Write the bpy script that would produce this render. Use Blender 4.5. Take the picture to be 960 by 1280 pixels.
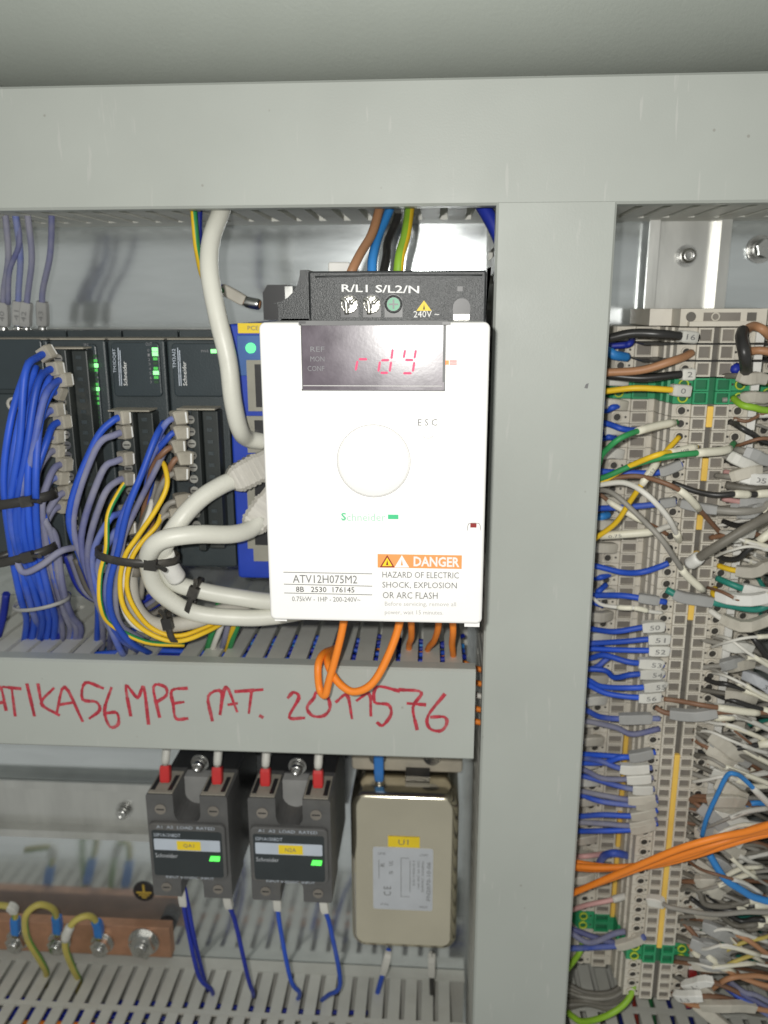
import bpy, bmesh, math, random
from mathutils import Vector, Matrix
random.seed(7)
SC = bpy.context.scene
for o in list(bpy.data.objects): bpy.data.objects.remove(o)
COL = SC.collection

# ------------------------------------------------------------------ camera, light, exposure
# The cabinet is measured in millimetres: x to the right, h out of the mounting plate, z up.
S, OZ = .001, 1.4
def B(p): return Vector((p[0]*S, -p[1]*S, p[2]*S + OZ))
DIST, FPX = 390.0, 1020.0
PITCH, YAW, ROLL = math.radians(14.2), math.radians(3.75), math.radians(-.17)
FW = Vector((-math.sin(YAW)*math.cos(PITCH), math.cos(YAW)*math.cos(PITCH), -math.sin(PITCH)))
RT = Vector((math.cos(YAW), math.sin(YAW), 0)); UP = RT.cross(FW)
RT, UP = math.cos(ROLL)*RT + math.sin(ROLL)*UP, -math.sin(ROLL)*RT + math.cos(ROLL)*UP
cd = bpy.data.cameras.new('camera'); cam = bpy.data.objects.new('camera', cd); COL.objects.link(cam)
cam.matrix_world = Matrix((( RT.x, UP.x, -FW.x, 0), (RT.y, UP.y, -FW.y, -DIST*S), (RT.z, UP.z, -FW.z, OZ), (0, 0, 0, 1)))
cd.sensor_fit = 'VERTICAL'; cd.sensor_height = 7.2; cd.lens = 7.2*FPX/1280
cd.clip_start = .01; cd.clip_end = 50
cd.dof.use_dof = True; cd.dof.focus_distance = .268; cd.dof.aperture_fstop = cd.lens/2.1
SC.camera = cam
W = bpy.data.worlds.new('World'); SC.world = W; W.use_nodes = True
W.node_tree.nodes['Background'].inputs[0].default_value = (.98, 1, .95, 1)
W.node_tree.nodes['Background'].inputs[1].default_value = .36
fl = bpy.data.lights.new('phone_flash', 'POINT'); fl.energy = 3.2; fl.shadow_soft_size = .0035; fl.color = (1, .985, .94)
flo = bpy.data.objects.new('phone_flash', fl); flo.location = B((-14, 393, 10)); COL.objects.link(flo)
SC.view_settings.view_transform = 'Standard'; SC.view_settings.look = 'None'
SC.view_settings.exposure = 0; SC.view_settings.gamma = 1

def P(px, py, h):
    """point h mm in front of the plate that the photo shows at pixel (px, py)"""
    d = (px-480)*RT + (640-py)*UP + FPX*FW
    q = d*((DIST-h)/d.y)
    return (q.x, h, q.z)

# ------------------------------------------------------------------ materials
MT = {}
def mat(name, col, rough=.5, metal=0., var=.10, scale=120, bump=0., bscale=900, dust=0., spec=.5, emit=None, stretch=None, rnd=.06, dustcol=(.30,.275,.225), trans=0., scr=0., wear=0.):
    m = bpy.data.materials.new(name); m.use_nodes = True; MT[name] = m
    nt = m.node_tree; N = nt.nodes; L = nt.links; b = N['Principled BSDF']
    b.inputs['Roughness'].default_value = rough; b.inputs['Metallic'].default_value = metal
    b.inputs['Specular IOR Level'].default_value = spec
    if emit:
        b.inputs['Base Color'].default_value = (*col, 1)
        b.inputs['Emission Color'].default_value = (*emit[0], 1); b.inputs['Emission Strength'].default_value = emit[1]
        return m
    tc = N.new('ShaderNodeTexCoord'); oi = N.new('ShaderNodeObjectInfo')
    ad = N.new('ShaderNodeVectorMath'); ad.operation = 'ADD'; L.new(tc.outputs['Object'], ad.inputs[0])
    cx = N.new('ShaderNodeCombineXYZ')
    for i in range(3): L.new(oi.outputs['Random'], cx.inputs[i])
    L.new(cx.outputs[0], ad.inputs[1]); vec = ad.outputs[0]
    if stretch:
        mp = N.new('ShaderNodeMapping'); mp.inputs['Scale'].default_value = stretch; L.new(vec, mp.inputs[0]); vec = mp.outputs[0]
    n1 = N.new('ShaderNodeTexNoise'); n1.inputs['Scale'].default_value = scale; n1.inputs['Detail'].default_value = 5; L.new(vec, n1.inputs['Vector'])
    mx = N.new('ShaderNodeMix'); mx.data_type = 'RGBA'; L.new(n1.outputs['Fac'], mx.inputs['Factor'])
    mx.inputs['A'].default_value = (*[max(0, c*(1-2*var)) for c in col], 1); mx.inputs['B'].default_value = (*[min(1, c*(1+2*var)) for c in col], 1)
    out = mx.outputs['Result']
    hs = N.new('ShaderNodeHueSaturation'); L.new(out, hs.inputs['Color'])
    mr = N.new('ShaderNodeMapRange'); mr.inputs['To Min'].default_value = 1-rnd; mr.inputs['To Max'].default_value = 1+rnd
    L.new(oi.outputs['Random'], mr.inputs['Value']); L.new(mr.outputs[0], hs.inputs['Value']); out = hs.outputs['Color']
    rsock = None
    if dust > 0:
        n2 = N.new('ShaderNodeTexNoise'); n2.inputs['Scale'].default_value = scale*.35; n2.inputs['Detail'].default_value = 7; n2.inputs['Roughness'].default_value = .65; L.new(ad.outputs[0], n2.inputs['Vector'])
        cr = N.new('ShaderNodeMapRange'); cr.inputs['From Min'].default_value = .62-.5*dust; cr.inputs['From Max'].default_value = .82-.4*dust; cr.inputs['To Max'].default_value = min(.92, .25+dust)
        L.new(n2.outputs['Fac'], cr.inputs['Value'])
        m2 = N.new('ShaderNodeMix'); m2.data_type = 'RGBA'; L.new(cr.outputs[0], m2.inputs['Factor']); L.new(out, m2.inputs['A']); m2.inputs['B'].default_value = (*dustcol, 1); out = m2.outputs['Result']
        r2 = N.new('ShaderNodeMapRange'); r2.inputs['To Min'].default_value = rough; r2.inputs['To Max'].default_value = .9; L.new(cr.outputs[0], r2.inputs['Value']); L.new(r2.outputs[0], b.inputs['Roughness'])
    elif scr > 0:
        r2 = N.new('ShaderNodeMapRange'); r2.inputs['To Min'].default_value = max(.02, rough-scr); r2.inputs['To Max'].default_value = rough+scr
        L.new(n1.outputs['Fac'], r2.inputs['Value']); L.new(r2.outputs[0], b.inputs['Roughness'])
    L.new(out, b.inputs['Base Color'])
    if bump > 0:
        n3 = N.new('ShaderNodeTexNoise'); n3.inputs['Scale'].default_value = bscale; n3.inputs['Detail'].default_value = 3; L.new(vec, n3.inputs['Vector'])
        bp = N.new('ShaderNodeBump'); bp.inputs['Strength'].default_value = bump; bp.inputs['Distance'].default_value = .0004
        L.new(n3.outputs['Fac'], bp.inputs['Height']); L.new(bp.outputs[0], b.inputs['Normal'])
    if wear:
        wm = N.new('ShaderNodeMapping'); wm.inputs['Scale'].default_value = (1, 1, .12); wm.inputs['Rotation'].default_value = (0, .5, 0); L.new(tc.outputs['Object'], wm.inputs[0])
        wn = N.new('ShaderNodeTexNoise'); wn.inputs['Scale'].default_value = 420; wn.inputs['Detail'].default_value = 2; L.new(wm.outputs[0], wn.inputs['Vector'])
        ln = N.new('ShaderNodeTexNoise'); ln.inputs['Scale'].default_value = 14; ln.inputs['Detail'].default_value = 6; L.new(tc.outputs['Object'], ln.inputs['Vector'])
        r3 = N.new('ShaderNodeMapRange'); r3.inputs['From Min'].default_value = .68; r3.inputs['From Max'].default_value = .74; r3.inputs['To Max'].default_value = wear; L.new(wn.outputs['Fac'], r3.inputs['Value'])
        mu = N.new('ShaderNodeMath'); mu.operation = 'MULTIPLY'; L.new(r3.outputs[0], mu.inputs[0]); L.new(ln.outputs['Fac'], mu.inputs[1])
        m4 = N.new('ShaderNodeMix'); m4.data_type = 'RGBA'; L.new(mu.outputs[0], m4.inputs['Factor']); L.new(out, m4.inputs['A']); m4.inputs['B'].default_value = (.52, .52, .49, 1)
        sp = N.new('ShaderNodeTexVoronoi'); sp.inputs['Scale'].default_value = 75; L.new(tc.outputs['Object'], sp.inputs['Vector'])
        r4 = N.new('ShaderNodeMapRange'); r4.inputs['From Min'].default_value = .05; r4.inputs['From Max'].default_value = .03; r4.inputs['To Max'].default_value = .5; L.new(sp.outputs['Distance'], r4.inputs['Value'])
        m5 = N.new('ShaderNodeMix'); m5.data_type = 'RGBA'; L.new(r4.outputs[0], m5.inputs['Factor']); L.new(m4.outputs['Result'], m5.inputs['A']); m5.inputs['B'].default_value = (.22, .20, .17, 1)
        sm_ = N.new('ShaderNodeMapRange'); sm_.inputs['From Min'].default_value = .35; sm_.inputs['From Max'].default_value = .65; sm_.inputs['To Min'].default_value = rough-.10; sm_.inputs['To Max'].default_value = rough+.12; L.new(ln.outputs['Fac'], sm_.inputs['Value']); L.new(sm_.outputs[0], b.inputs['Roughness'])
        L.new(m5.outputs['Result'], b.inputs['Base Color'])
    if trans: b.inputs['Transmission Weight'].default_value = trans
    return m
G = lambda v, r=1., g=1., b=1.: (v*r, v*g, v*b)
mat('duct', (.412,.434,.400), .46, var=.05, scale=22, bump=.10, bscale=1500, rnd=.02, wear=.7)
mat('duct_dusty', (.55,.55,.50), .5, var=.06, scale=90, bump=.1, dust=.16, dustcol=(.40,.37,.31), rnd=.05)
mat('paint', (.40,.43,.39), .45, var=.03, scale=30, bump=.25, bscale=700, rnd=0)
mat('zinc', (.74,.78,.79), .15, metal=.86, var=.10, scale=60, bump=.035, bscale=260, stretch=(.3,1,1.6), rnd=0, scr=.06)
mat('rail_zinc', (.68,.68,.65), .36, metal=.9, var=.12, scale=90, bump=.05, stretch=(1,1,.25), scr=.08)
mat('steel', (.60,.60,.58), .28, metal=1, var=.12, scale=200, scr=.1)
mat('nickel', (.66,.65,.60), .33, metal=1, var=.1, scale=200, dust=.12)
mat('gold_can', (.76,.70,.55), .19, metal=.97, var=.08, scale=30, bump=.06, bscale=300, scr=.07, rnd=0)
mat('can_base', (.46,.42,.34), .5, var=.08, dust=.3)
mat('copper', (.55,.30,.19), .45, metal=.7, var=.2, scale=90, dust=.28, dustcol=(.30,.22,.16))
mat('drive_white', (.86,.85,.83), .42, var=.015, bump=.06, bscale=1600, rnd=0)
mat('black_plastic', (.030,.033,.034), .38, var=.2, scale=300, bump=.35, bscale=2600, rnd=.1)
mat('black_smooth', (.022,.022,.023), .38, var=.2)
mat('window', (.085,.066,.085), .24, var=.25, bump=.02, scr=.09, rnd=0, spec=.4)
mat('print_black', (.015,.015,.015), .6, var=.1); mat('print_grey', (.16,.16,.16), .6, var=.1); mat('dim_print', (.20,.20,.21), .6, var=.1)
mat('print_white', (.80,.80,.78), .5, var=.05)
mat('print_green', (.05,.50,.22), .5, var=.05); mat('logo_faint', (.42,.66,.52), .5, var=.05); mat('line_faint', (.45,.44,.43), .5, var=.05)
mat('orange_label', (.80,.33,.10), .5, var=.03); mat('yellow_label', (.85,.62,.02), .5, var=.05); mat('dark_red', (.25,.02,.02), .4)
mat('ink', (.44,.03,.05), .5, var=.35, scale=600, dust=.26, dustcol=(.50,.20,.20))
mat('plc', (.035,.046,.050), .45, var=.15, scale=80, bump=.25, bscale=1600, dust=.10, dustcol=(.12,.125,.11))
mat('plc_face', (.030,.042,.048), .36, var=.10, scale=80, bump=.15, bscale=1600, rnd=.05)
mat('plc_term', (.022,.027,.026), .45, var=.2, dust=.12, dustcol=(.15,.14,.115))
mat('dusty_top', (.33,.305,.25), .85, var=.15, scale=200)
mat('relay', (.10,.099,.097), .5, var=.15, bump=.2, dust=.16, dustcol=(.20,.18,.15)); mat('relay_face', (.028,.035,.038), .38, var=.1)
mat('label_grey', (.50,.55,.62), .45, var=.05); mat('label_silver', (.52,.54,.57), .4, var=.05)
mat('blue_plastic', (.018,.055,.42), .38, var=.1, rnd=0); mat('blue_face', (.05,.13,.36), .4, var=.1)
mat('jack', (.30,.29,.24), .5, var=.1)
mat('cable_white', (.66,.655,.58), .42, var=.06, scale=60, bump=.1, dust=.05, rnd=.02); mat('cable_dusty', (.50,.48,.42), .55, var=.08, scale=60, dust=.28, dustcol=(.36,.33,.27), rnd=.02)
mat('plug_grey', (.48,.46,.41), .5, var=.08, dust=.12)
mat('w_blue', (.018,.080,.50), .5, var=.15, scale=70, rnd=.15, dust=.14, dustcol=(.20,.22,.34)); mat('w_dblue', (.010,.025,.30), .5, var=.2, scale=70, rnd=.15)
mat('w_bluedust', (.022,.075,.45), .5, var=.15, scale=70, dust=.45, dustcol=(.27,.28,.33), rnd=.15)
mat('w_greyblue', (.10,.11,.26), .6, var=.15, scale=70, dust=.5, dustcol=(.31,.305,.33), rnd=.12)
mat('w_lblue', (.03,.22,.58), .5, var=.12, scale=70); mat('w_brown', (.40,.20,.10), .5, var=.1, scale=60); mat('w_dbrown', (.20,.10,.055), .5, var=.15, dust=.12)
mat('w_black', (.025,.024,.023), .36, var=.2, scale=80, dust=.06); mat('w_grey', (.27,.255,.225), .5, var=.15, dust=.15); mat('w_dgrey', (.15,.138,.115), .5, var=.2, dust=.15, rnd=.25)
mat('w_yellow', (.80,.52,.02), .5, var=.08); mat('w_dyellow', (.50,.40,.10), .55, var=.12, dust=.2); mat('w_green', (.03,.26,.08), .5, var=.12); mat('w_ygreen', (.25,.46,.03), .5, var=.1); mat('w_yg_y', (.50,.42,.10), .5, var=.1, dust=.12); mat('w_yg_g', (.16,.33,.06), .5, var=.1, dust=.12); mat('w_teal', (.02,.22,.17), .45, var=.12)
mat('w_white', (.70,.68,.62), .5, var=.06); mat('w_orange', (.86,.24,.02), .5, var=.06, rnd=.08); mat('w_pink', (.60,.34,.32), .5, var=.1); mat('w_red', (.55,.05,.03), .45, var=.1)
mat('marker', (.50,.47,.40), .55, var=.10, scale=150, dust=.20, dustcol=(.30,.27,.22), rnd=.12); mat('marker_dusty', (.36,.335,.275), .75, var=.16, scale=200, dust=.3, dustcol=(.25,.22,.175), rnd=.15); mat('marker_clean', (.62,.61,.56), .45, var=.06, rnd=.1); mat('marker_ivory', (.74,.71,.58), .45, var=.06, rnd=.06)
mat('marker_grey', (.33,.33,.32), .5, var=.1, rnd=.12); mat('ferrule_red', (.58,.03,.03), .4, var=.1); mat('lug_blue', (.03,.20,.60), .4, var=.1)
mat('tb', (.60,.56,.48), .5, var=.06, scale=120, bump=.08, dust=.10, dustcol=(.36,.32,.26), rnd=.05); mat('tb_btn', (.20,.18,.155), .55, var=.12, rnd=.12); mat('tb_dark', (.12,.11,.095), .6, var=.15); mat('tb_hole', (.04,.037,.032), .6)
mat('tb_green', (.03,.30,.13), .45, var=.1, rnd=.06); mat('tb_greenbtn', (.015,.15,.065), .5, var=.1); mat('tb_yg', (.50,.62,.05), .5, var=.1)
mat('jumper', (.82,.53,.10), .45, var=.08); mat('tag_white', (.74,.73,.69), .45, var=.05); mat('tb_red', (.28,.02,.02), .5)
mat('tie', (.03,.028,.025), .42, var=.2, dust=.2, dustcol=(.16,.145,.12), rnd=.2)
mat('led_hot', (.05,.3,.06), emit=((.28,1,.30), 1.9)); mat('led_dim', (.05,.3,.06), emit=((.10,.75,.10), .45)); mat('led_off', (.03,.08,.035), .4)
mat('led_relay', (.03,.3,.04), emit=((.12,1,.12), 1.3)); mat('led_jade', (.02,.25,.08), emit=((.12,1,.28), 1.5))
mat('seg_red', (.15,.01,.03), emit=((1,.02,.16), .78)); mat('seg_amber', (1,.2,.05), emit=((1,.16,.03), 1.0))
mat('pe_gold', (.62,.42,.06), .45); mat('screw_green', (.03,.28,.13), .4, var=.15)

# ------------------------------------------------------------------ mesh helpers
ORG = {}
class M:
    def __init__(s): s.v = []; s.f = []; s.m = []; s.sm = []
    def add(s, vs, fs, mi=0, smooth=False):
        k = len(s.v); s.v += [tuple(p) for p in vs]
        for f in fs: s.f.append([i+k for i in f]); s.m.append(mi); s.sm.append(smooth)
        return s
    def box(s, x0, x1, h0, h1, z0, z1, mi=0):
        return s.add([(x, h, z) for x in (x0, x1) for h in (h0, h1) for z in (z0, z1)],
                     [(0,1,3,2), (4,6,7,5), (0,4,5,1), (2,3,7,6), (0,2,6,4), (1,5,7,3)], mi)
    def loft(s, rings, mi=0, smooth=False, cap=True, closed=False):
        n = len(rings[0]); vs = [p for r in rings for p in r]; fs = []
        for i in range(len(rings)-1 + (1 if closed else 0)):
            j = (i+1) % len(rings)
            for k in range(n): fs.append((i*n+k, i*n+(k+1) % n, j*n+(k+1) % n, j*n+k))
        s.add(vs, fs, mi, smooth)
        if cap and not closed:
            k0 = len(s.v)-len(vs)
            s.f.append([k0+i for i in range(n)]); s.m.append(mi); s.sm.append(False)
            s.f.append([k0+(len(rings)-1)*n+i for i in range(n)]); s.m.append(mi); s.sm.append(False)
        return s
    def rbox(s, x0, x1, h0, h1, z0, z1, r=1., c=.5, n=4, mi=0, back=False):
        """rounded rectangle facing out of the plate, its front edge chamfered"""
        def ring(i, h):
            rr = max(.01, r-i); out = []
            for (cx, cz, a0) in ((x1-r, z1-r, 0), (x0+r, z1-r, 90), (x0+r, z0+r, 180), (x1-r, z0+r, 270)):
                for k in range(n+1):
                    a = math.radians(a0+90*k/n); out.append((cx+rr*math.cos(a), h, cz+rr*math.sin(a)))
            return out
        if c < .9: return s.loft([ring(0, h0), ring(0, h1-c), ring(c*.3, h1-c*.3), ring(c, h1)], mi)
        s.loft([ring(0, h0)]+[ring(c*(1-math.cos(t)), h1-c+c*math.sin(t)) for t in (0, .4, .8, 1.2, math.pi/2)], mi, True); s.sm[-1] = s.sm[-2] = False; return s
    def prism(s, poly, axis, a, b, mi=0, smooth=False):
        """poly in the two other axes (order x,h,z), extruded along axis from a to b"""
        def pt(u, w, t): return (t, u, w) if axis == 'x' else ((u, t, w) if axis == 'h' else (u, w, t))
        return s.loft([[pt(u, w, a) for u, w in poly], [pt(u, w, b) for u, w in poly]], mi, smooth)
    def cyl(s, c, axis, r, l, n=12, mi=0, r2=None, smooth=True):
        A = Vector({'x': (1,0,0), 'h': (0,1,0), 'z': (0,0,1)}[axis]) if isinstance(axis, str) else Vector(axis).normalized()
        u = A.orthogonal().normalized(); w = A.cross(u); c = Vector(c)
        r2 = r if r2 is None else r2
        return s.loft([[c+A*t+(u*math.cos(2*math.pi*k/n)+w*math.sin(2*math.pi*k/n))*q for k in range(n)] for t, q in ((0, r), (l, r2))], mi, smooth)
    def ring(s, c, axis, r0, r1, l, n=14, mi=0):
        A = Vector({'x': (1,0,0), 'h': (0,1,0), 'z': (0,0,1)}[axis]); u = A.orthogonal().normalized(); w = A.cross(u); c = Vector(c)
        return s.loft([[c+A*t+(u*math.cos(2*math.pi*k/n)+w*math.sin(2*math.pi*k/n))*q for k in range(n)] for t, q in ((0, r1), (l, r1), (l, r0), (0, r0))], mi, True, False, True)
    def tube(s, pts, r, n=8, mi=0, mi2=None, sub=6, twist=.0, taper=None):
        c = spline(pts, sub); k = len(c); fr = frames(c)
        rings = []
        for i, (p, (u, w)) in enumerate(zip(c, fr)):
            rr = r if taper is None else r*(taper[0]+(taper[1]-taper[0])*i/(k-1))
            rings.append([p+(u*math.cos(2*math.pi*q/n+twist*i)+w*math.sin(2*math.pi*q/n+twist*i))*rr for q in range(n)])
        k0 = len(s.f); s.loft(rings, mi, True)
        if mi2 is not None:
            for i in range(k0, len(s.f)-2):
                if (i-k0-(i-k0)//n*0) % n < n*.5: s.m[i] = mi2
        return s
    def build(s, name, mats, parent=None, base=None, mesh=None):
        mats = [mats] if isinstance(mats, str) else mats
        xs, hs, zs = zip(*s.v)
        if base is None: base = ((min(xs)+max(xs))/2, (min(hs)+max(hs))/2, min(zs))
        me = bpy.data.meshes.new(name)
        bm = bmesh.new(); vs = [bm.verts.new(((x-base[0])*S, -(h-base[1])*S, (z-base[2])*S)) for x, h, z in s.v]
        for f, mi, sm in zip(s.f, s.m, s.sm):
            try: fc = bm.faces.new([vs[i] for i in f])
            except ValueError: continue
            fc.material_index = mi; fc.smooth = sm
        bmesh.ops.recalc_face_normals(bm, faces=bm.faces[:]); bm.to_mesh(me); bm.free()
        for m_ in mats: me.materials.append(MT[m_])
        return link(name, me, base, parent)
def link(name, me, base, parent=None):
    o = bpy.data.objects.new(name, me); COL.objects.link(o); ORG[o.name] = Vector(base)
    if parent: o.parent = parent; d = Vector(base)-ORG[parent.name]; o.location = (d.x*S, -d.y*S, d.z*S)
    else: o.location = B(base)
    return o
def tag(o, label=None, cat=None, group=None, kind=None):
    if label: o['label'] = label
    if cat: o['category'] = cat
    if group: o['group'] = group
    if kind: o['kind'] = kind
    return o
def thing(name, label, cat, base, group=None): return tag(link(name, None, base), label, cat, group)
def copy_tree(o, off, parent=None):
    c = o.copy(); COL.objects.link(c)
    ORG[c.name] = ORG[o.name]+Vector(off)
    if parent: c.parent = parent
    else: c.location = B(ORG[c.name])
    for ch in o.children: copy_tree(ch, off, c)
    return c
def spline(pts, sub=6):
    p = [Vector(q) for q in pts]
    if len(p) == 2: return [p[0].lerp(p[1], i/3) for i in range(4)]
    p = [p[0]*2-p[1]]+p+[p[-1]*2-p[-2]]; out = []
    for i in range(1, len(p)-2):
        for k in range(sub):
            t = k/sub; a, b, c, d = p[i-1:i+3]
            out.append(.5*(2*b+(c-a)*t+(2*a-5*b+4*c-d)*t*t+(3*b-a-3*c+d)*t**3))
    return out+[p[-2]]
def frames(c):
    out = []; u = None
    for i in range(len(c)):
        t = (c[min(i+1, len(c)-1)]-c[max(i-1, 0)]).normalized()
        if u is None: u = Vector((0,1,0)); u = (u-t*u.dot(t)); u = u.normalized() if u.length > .05 else t.orthogonal().normalized()
        else: u = (u-t*u.dot(t)).normalized()
        out.append((u, t.cross(u)))
    return out
_fc = {}
def glyphs(s, off=0.):
    if (s, off) not in _fc:
        cu = bpy.data.curves.new('t', 'FONT'); cu.body = s; cu.offset = off; cu.resolution_u = 2
        ob = bpy.data.objects.new('t', cu); COL.objects.link(ob)
        me = bpy.data.meshes.new_from_object(ob); vs = [tuple(v.co)[:2] for v in me.vertices]; fs = [tuple(p.vertices) for p in me.polygons]
        bpy.data.objects.remove(ob); bpy.data.curves.remove(cu); bpy.data.meshes.remove(me)
        x0 = min(v[0] for v in vs); x1 = max(v[0] for v in vs); y0 = min(v[1] for v in vs); y1 = max(v[1] for v in vs)
        _fc[(s, off)] = ([((x-x0)/(x1-x0)-.5, (y-y0)/(y1-y0)-.5) for x, y in vs], fs)
    return _fc[(s, off)]
def text(s, c, w, hgt, material, parent, xd=(1,0,0), yd=(0,0,1), off=0., name='printed_text', build=True, m=None):
    vs, fs = glyphs(s, off); c = Vector(c); xd = Vector(xd).normalized(); yd = Vector(yd).normalized()
    m = m or M(); m.add([c+xd*(u*w)+yd*(v*hgt) for u, v in vs], fs)
    return m.build(name, material, parent) if build else m
def tpx(s, x0, x1, yc, cap, h, material, parent, slope=0., off=0., name='printed_text'):
    a = Vector(P(x0, yc-slope*(x1-x0)/2, h)); b = Vector(P(x1, yc+slope*(x1-x0)/2, h)); t = Vector(P((x0+x1)/2, yc-cap/2, h)); u = Vector(P((x0+x1)/2, yc+cap/2, h))
    return text(s, (a+b)/2, (b-a).length, (t-u).length, material, parent, xd=b-a, off=off, name=name)
def rpx(m, x0, y0, x1, y1, h0, h1, mi=0, r=None, c=.3):
    a = P(x0, y0, h1); b = P(x1, y1, h1)
    if r: m.rbox(a[0], b[0], h0, h1, b[2], a[2], r, c, mi=mi)
    else: m.box(a[0], b[0], h0, h1, b[2], a[2], mi)
    return m
def ribbon(m, pts, w, mi=0, sub=6, wv=0.):
    c = spline(pts, sub)
    for i in range(len(c)-1):
        t = (c[i+1]-c[i]); t.y = 0
        if t.length < 1e-6: continue
        t.normalize(); n = Vector((-t.z, 0, t.x))*w/2*(1+(wv*math.sin(i*.9+c[0].x*3)+wv*.6*math.sin(i*2.3+c[0].z))); e = t*w*.25
        m.add([c[i]-n-e, c[i]+n-e, c[i+1]+n+e, c[i+1]-n+e], [(0,1,2,3)], mi)
        for q in m.v[-4:]: pass
    return m

# ------------------------------------------------------------------ the setting
m = M(); m.box(-460, 330, -2, 0, -620, 130)
tag(m.build('mounting_plate', 'zinc'), kind='structure')
m = M()
prof = [(-2, 84)] + [(26+60*math.sin(math.radians(a)), 84+100*(1-math.cos(math.radians(a)))) for a in range(0, 91, 6)] + [(86.5, 260)]
inner = [(u-2.0, w+1.6) for u, w in prof]
m.loft([[(x, u, w) for u, w in prof+inner[::-1]] for x in (-460, 330)], smooth=False)
for i in range(len(m.sm)-2): m.sm[i] = True
tag(m.build('ceiling', 'paint'), kind='structure')

# ------------------------------------------------------------------ wiring ducts (cover, base channel, fingers)
def duct(label, axis, a0, a1, b0, b1, H, pitch, fing, f0, sides, hbase=18, ends=(), broken=()):
    """axis 'x' or 'z'; a = along, b = across"""
    mid = ((a0+a1)/2, 0, b0) if axis == 'x' else ((b0+b1)/2, 0, a0)
    t = thing('wiring_duct', label, 'wiring duct', mid)
    def bx(mm, A0, A1, B0, B1, h0, h1):
        return mm.box(A0, A1, h0, h1, B0, B1) if axis == 'x' else mm.box(B0, B1, h0, h1, A0, A1)
    e = 1.8
    pr = [(b0-1.2, H-7), (b0-1.2, H-.9), (b0-.3, H), (b1+.3, H), (b1+1.2, H-.9), (b1+1.2, H-7), (b1+.2, H-7), (b1+.2, H-1.6), (b0-.2, H-1.6), (b0-.2, H-7)]
    m = M()
    if axis == 'x': m.loft([[(a, h, b) for b, h in pr] for a in (a0, a1)])
    else: m.loft([[(b, h, a) for b, h in pr] for a in (a0, a1)])
    cover = m.build('cover', 'duct', t)
    m = M(); bx(m, a0+.4, a1-.4, b0+e, b1-e, .6, 2.2)
    for s_ in (b0, b1-e): bx(m, a0+.4, a1-.4, s_, s_+e, .6, hbase)
    m.build('base_channel', 'duct_dusty', t)
    proto = None
    for s_ in sides:
        q = b0 if s_ == 0 else b1-e; n = int((a1-a0)/pitch); pr0 = None
        for i in range(n):
            A = a0+f0+i*pitch
            if i in broken and s_ == 1: continue
            if pr0 is None:
                m = M(); w = fing/2
                poly = [(A, hbase), (A+fing, hbase), (A+fing, H-9), (A+fing-1, H-2.5), (A+1, H-2.5), (A, H-9)]
                if axis == 'x': m.loft([[(u, h, zz) for u, h in poly] for zz in (q, q+e)])
                else: m.loft([[(xx, h, u) for u, h in poly] for xx in (q, q+e)])
                pr0 = m.build('finger', 'duct_dusty', t); first = A
            else:
                c = pr0.copy(); COL.objects.link(c); c.parent = t
                d = (A-first)*S
                c.location = pr0.location+(Vector((d, 0, 0)) if axis == 'x' else Vector((0, 0, d)))
                c.rotation_euler = (0, random.uniform(-.012, .012), 0) if axis == 'z' else (0, 0, random.uniform(-.012, .012))
    return t, cover
top_duct, _ = duct('wide grey wiring duct running across under the cabinet ceiling', 'x', -300, 230, 35.7, 75, 80, 10.4, 7.4, 1.5, (0,))
vert_duct, _ = duct('upright grey wiring duct between the white drive and the terminal blocks', 'z', -470, 35.2, 21.3, 61.3, 80, 10.2, 6.6, 2.5, (0, 1))
mid_duct, mid_cover = duct('grey wiring duct with red handwriting below the white drive', 'x', -300, 17.2, -185, -146.2, 80, 9.5, 7.4, .5, (1,), hbase=14, broken=(16, 19))
right_duct, _ = duct('grey upright wiring duct at the right edge behind the tangled wires', 'z', -480, 34, 182, 222, 66, 10.2, 7.0, 1, (0,))
# bottom duct: its slots are closed at the back, so the wall is fingers joined by a back strip and a bridge
def bottom_duct(label, x0, x1, zt):
    t = thing('wiring_duct', label, 'wiring duct', ((x0+x1)/2, 0, zt-40))
    m = M(); m.box(x0, x1, .5, 8.5, zt-1.4, zt); m.build('back_strip', 'duct_dusty', t)
    m = M(); m.box(x0, x1, 36, 39, zt-1.4, zt); m.build('bridge_strip', 'duct_dusty', t)
    m = M(); m.box(x0, x1, .5, 2, zt-40, zt-1.5); m.box(x0, x1, 2.1, 80, zt-40, zt-38.6); m.build('base_channel', 'duct_dusty', t)
    m = M(); m.box(x0, x1, 78.5, 80, zt-38.5, zt+.6); m.build('cover', 'duct', t)
    f = None; n = int((x1-x0)/9.05)
    for i in range(n):
        for (h0, h1) in ((8.5, 32), (35, 77)):
            pass
        X = x0+i*9.05
        if f is None:
            m = M(); m.prism([(X, 8.6), (X+6.2, 8.6), (X+6.2, 35.9), (X, 35.9)], 'z', zt-1.4, zt-.06); f = m.build('finger', 'duct_dusty', t)
            m = M(); m.prism([(X-.3, 39.1), (X+5.6, 39.1), (X+5.6, 77), (X-.3, 77)], 'z', zt-1.4, zt-.06); g = m.build('finger', 'duct_dusty', t)
        else:
            for q in (f, g):
                c = q.copy(); COL.objects.link(c); c.parent = t; c.location = q.location+Vector((i*9.05*S, 0, 0))
    return t
bottom_duct('slotted grey wiring duct along the bottom below the two relays', -330, 19.5, -368)
bottom_duct('slotted grey wiring duct at the bottom right below the terminal blocks', 62.5, 182, -352)

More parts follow.
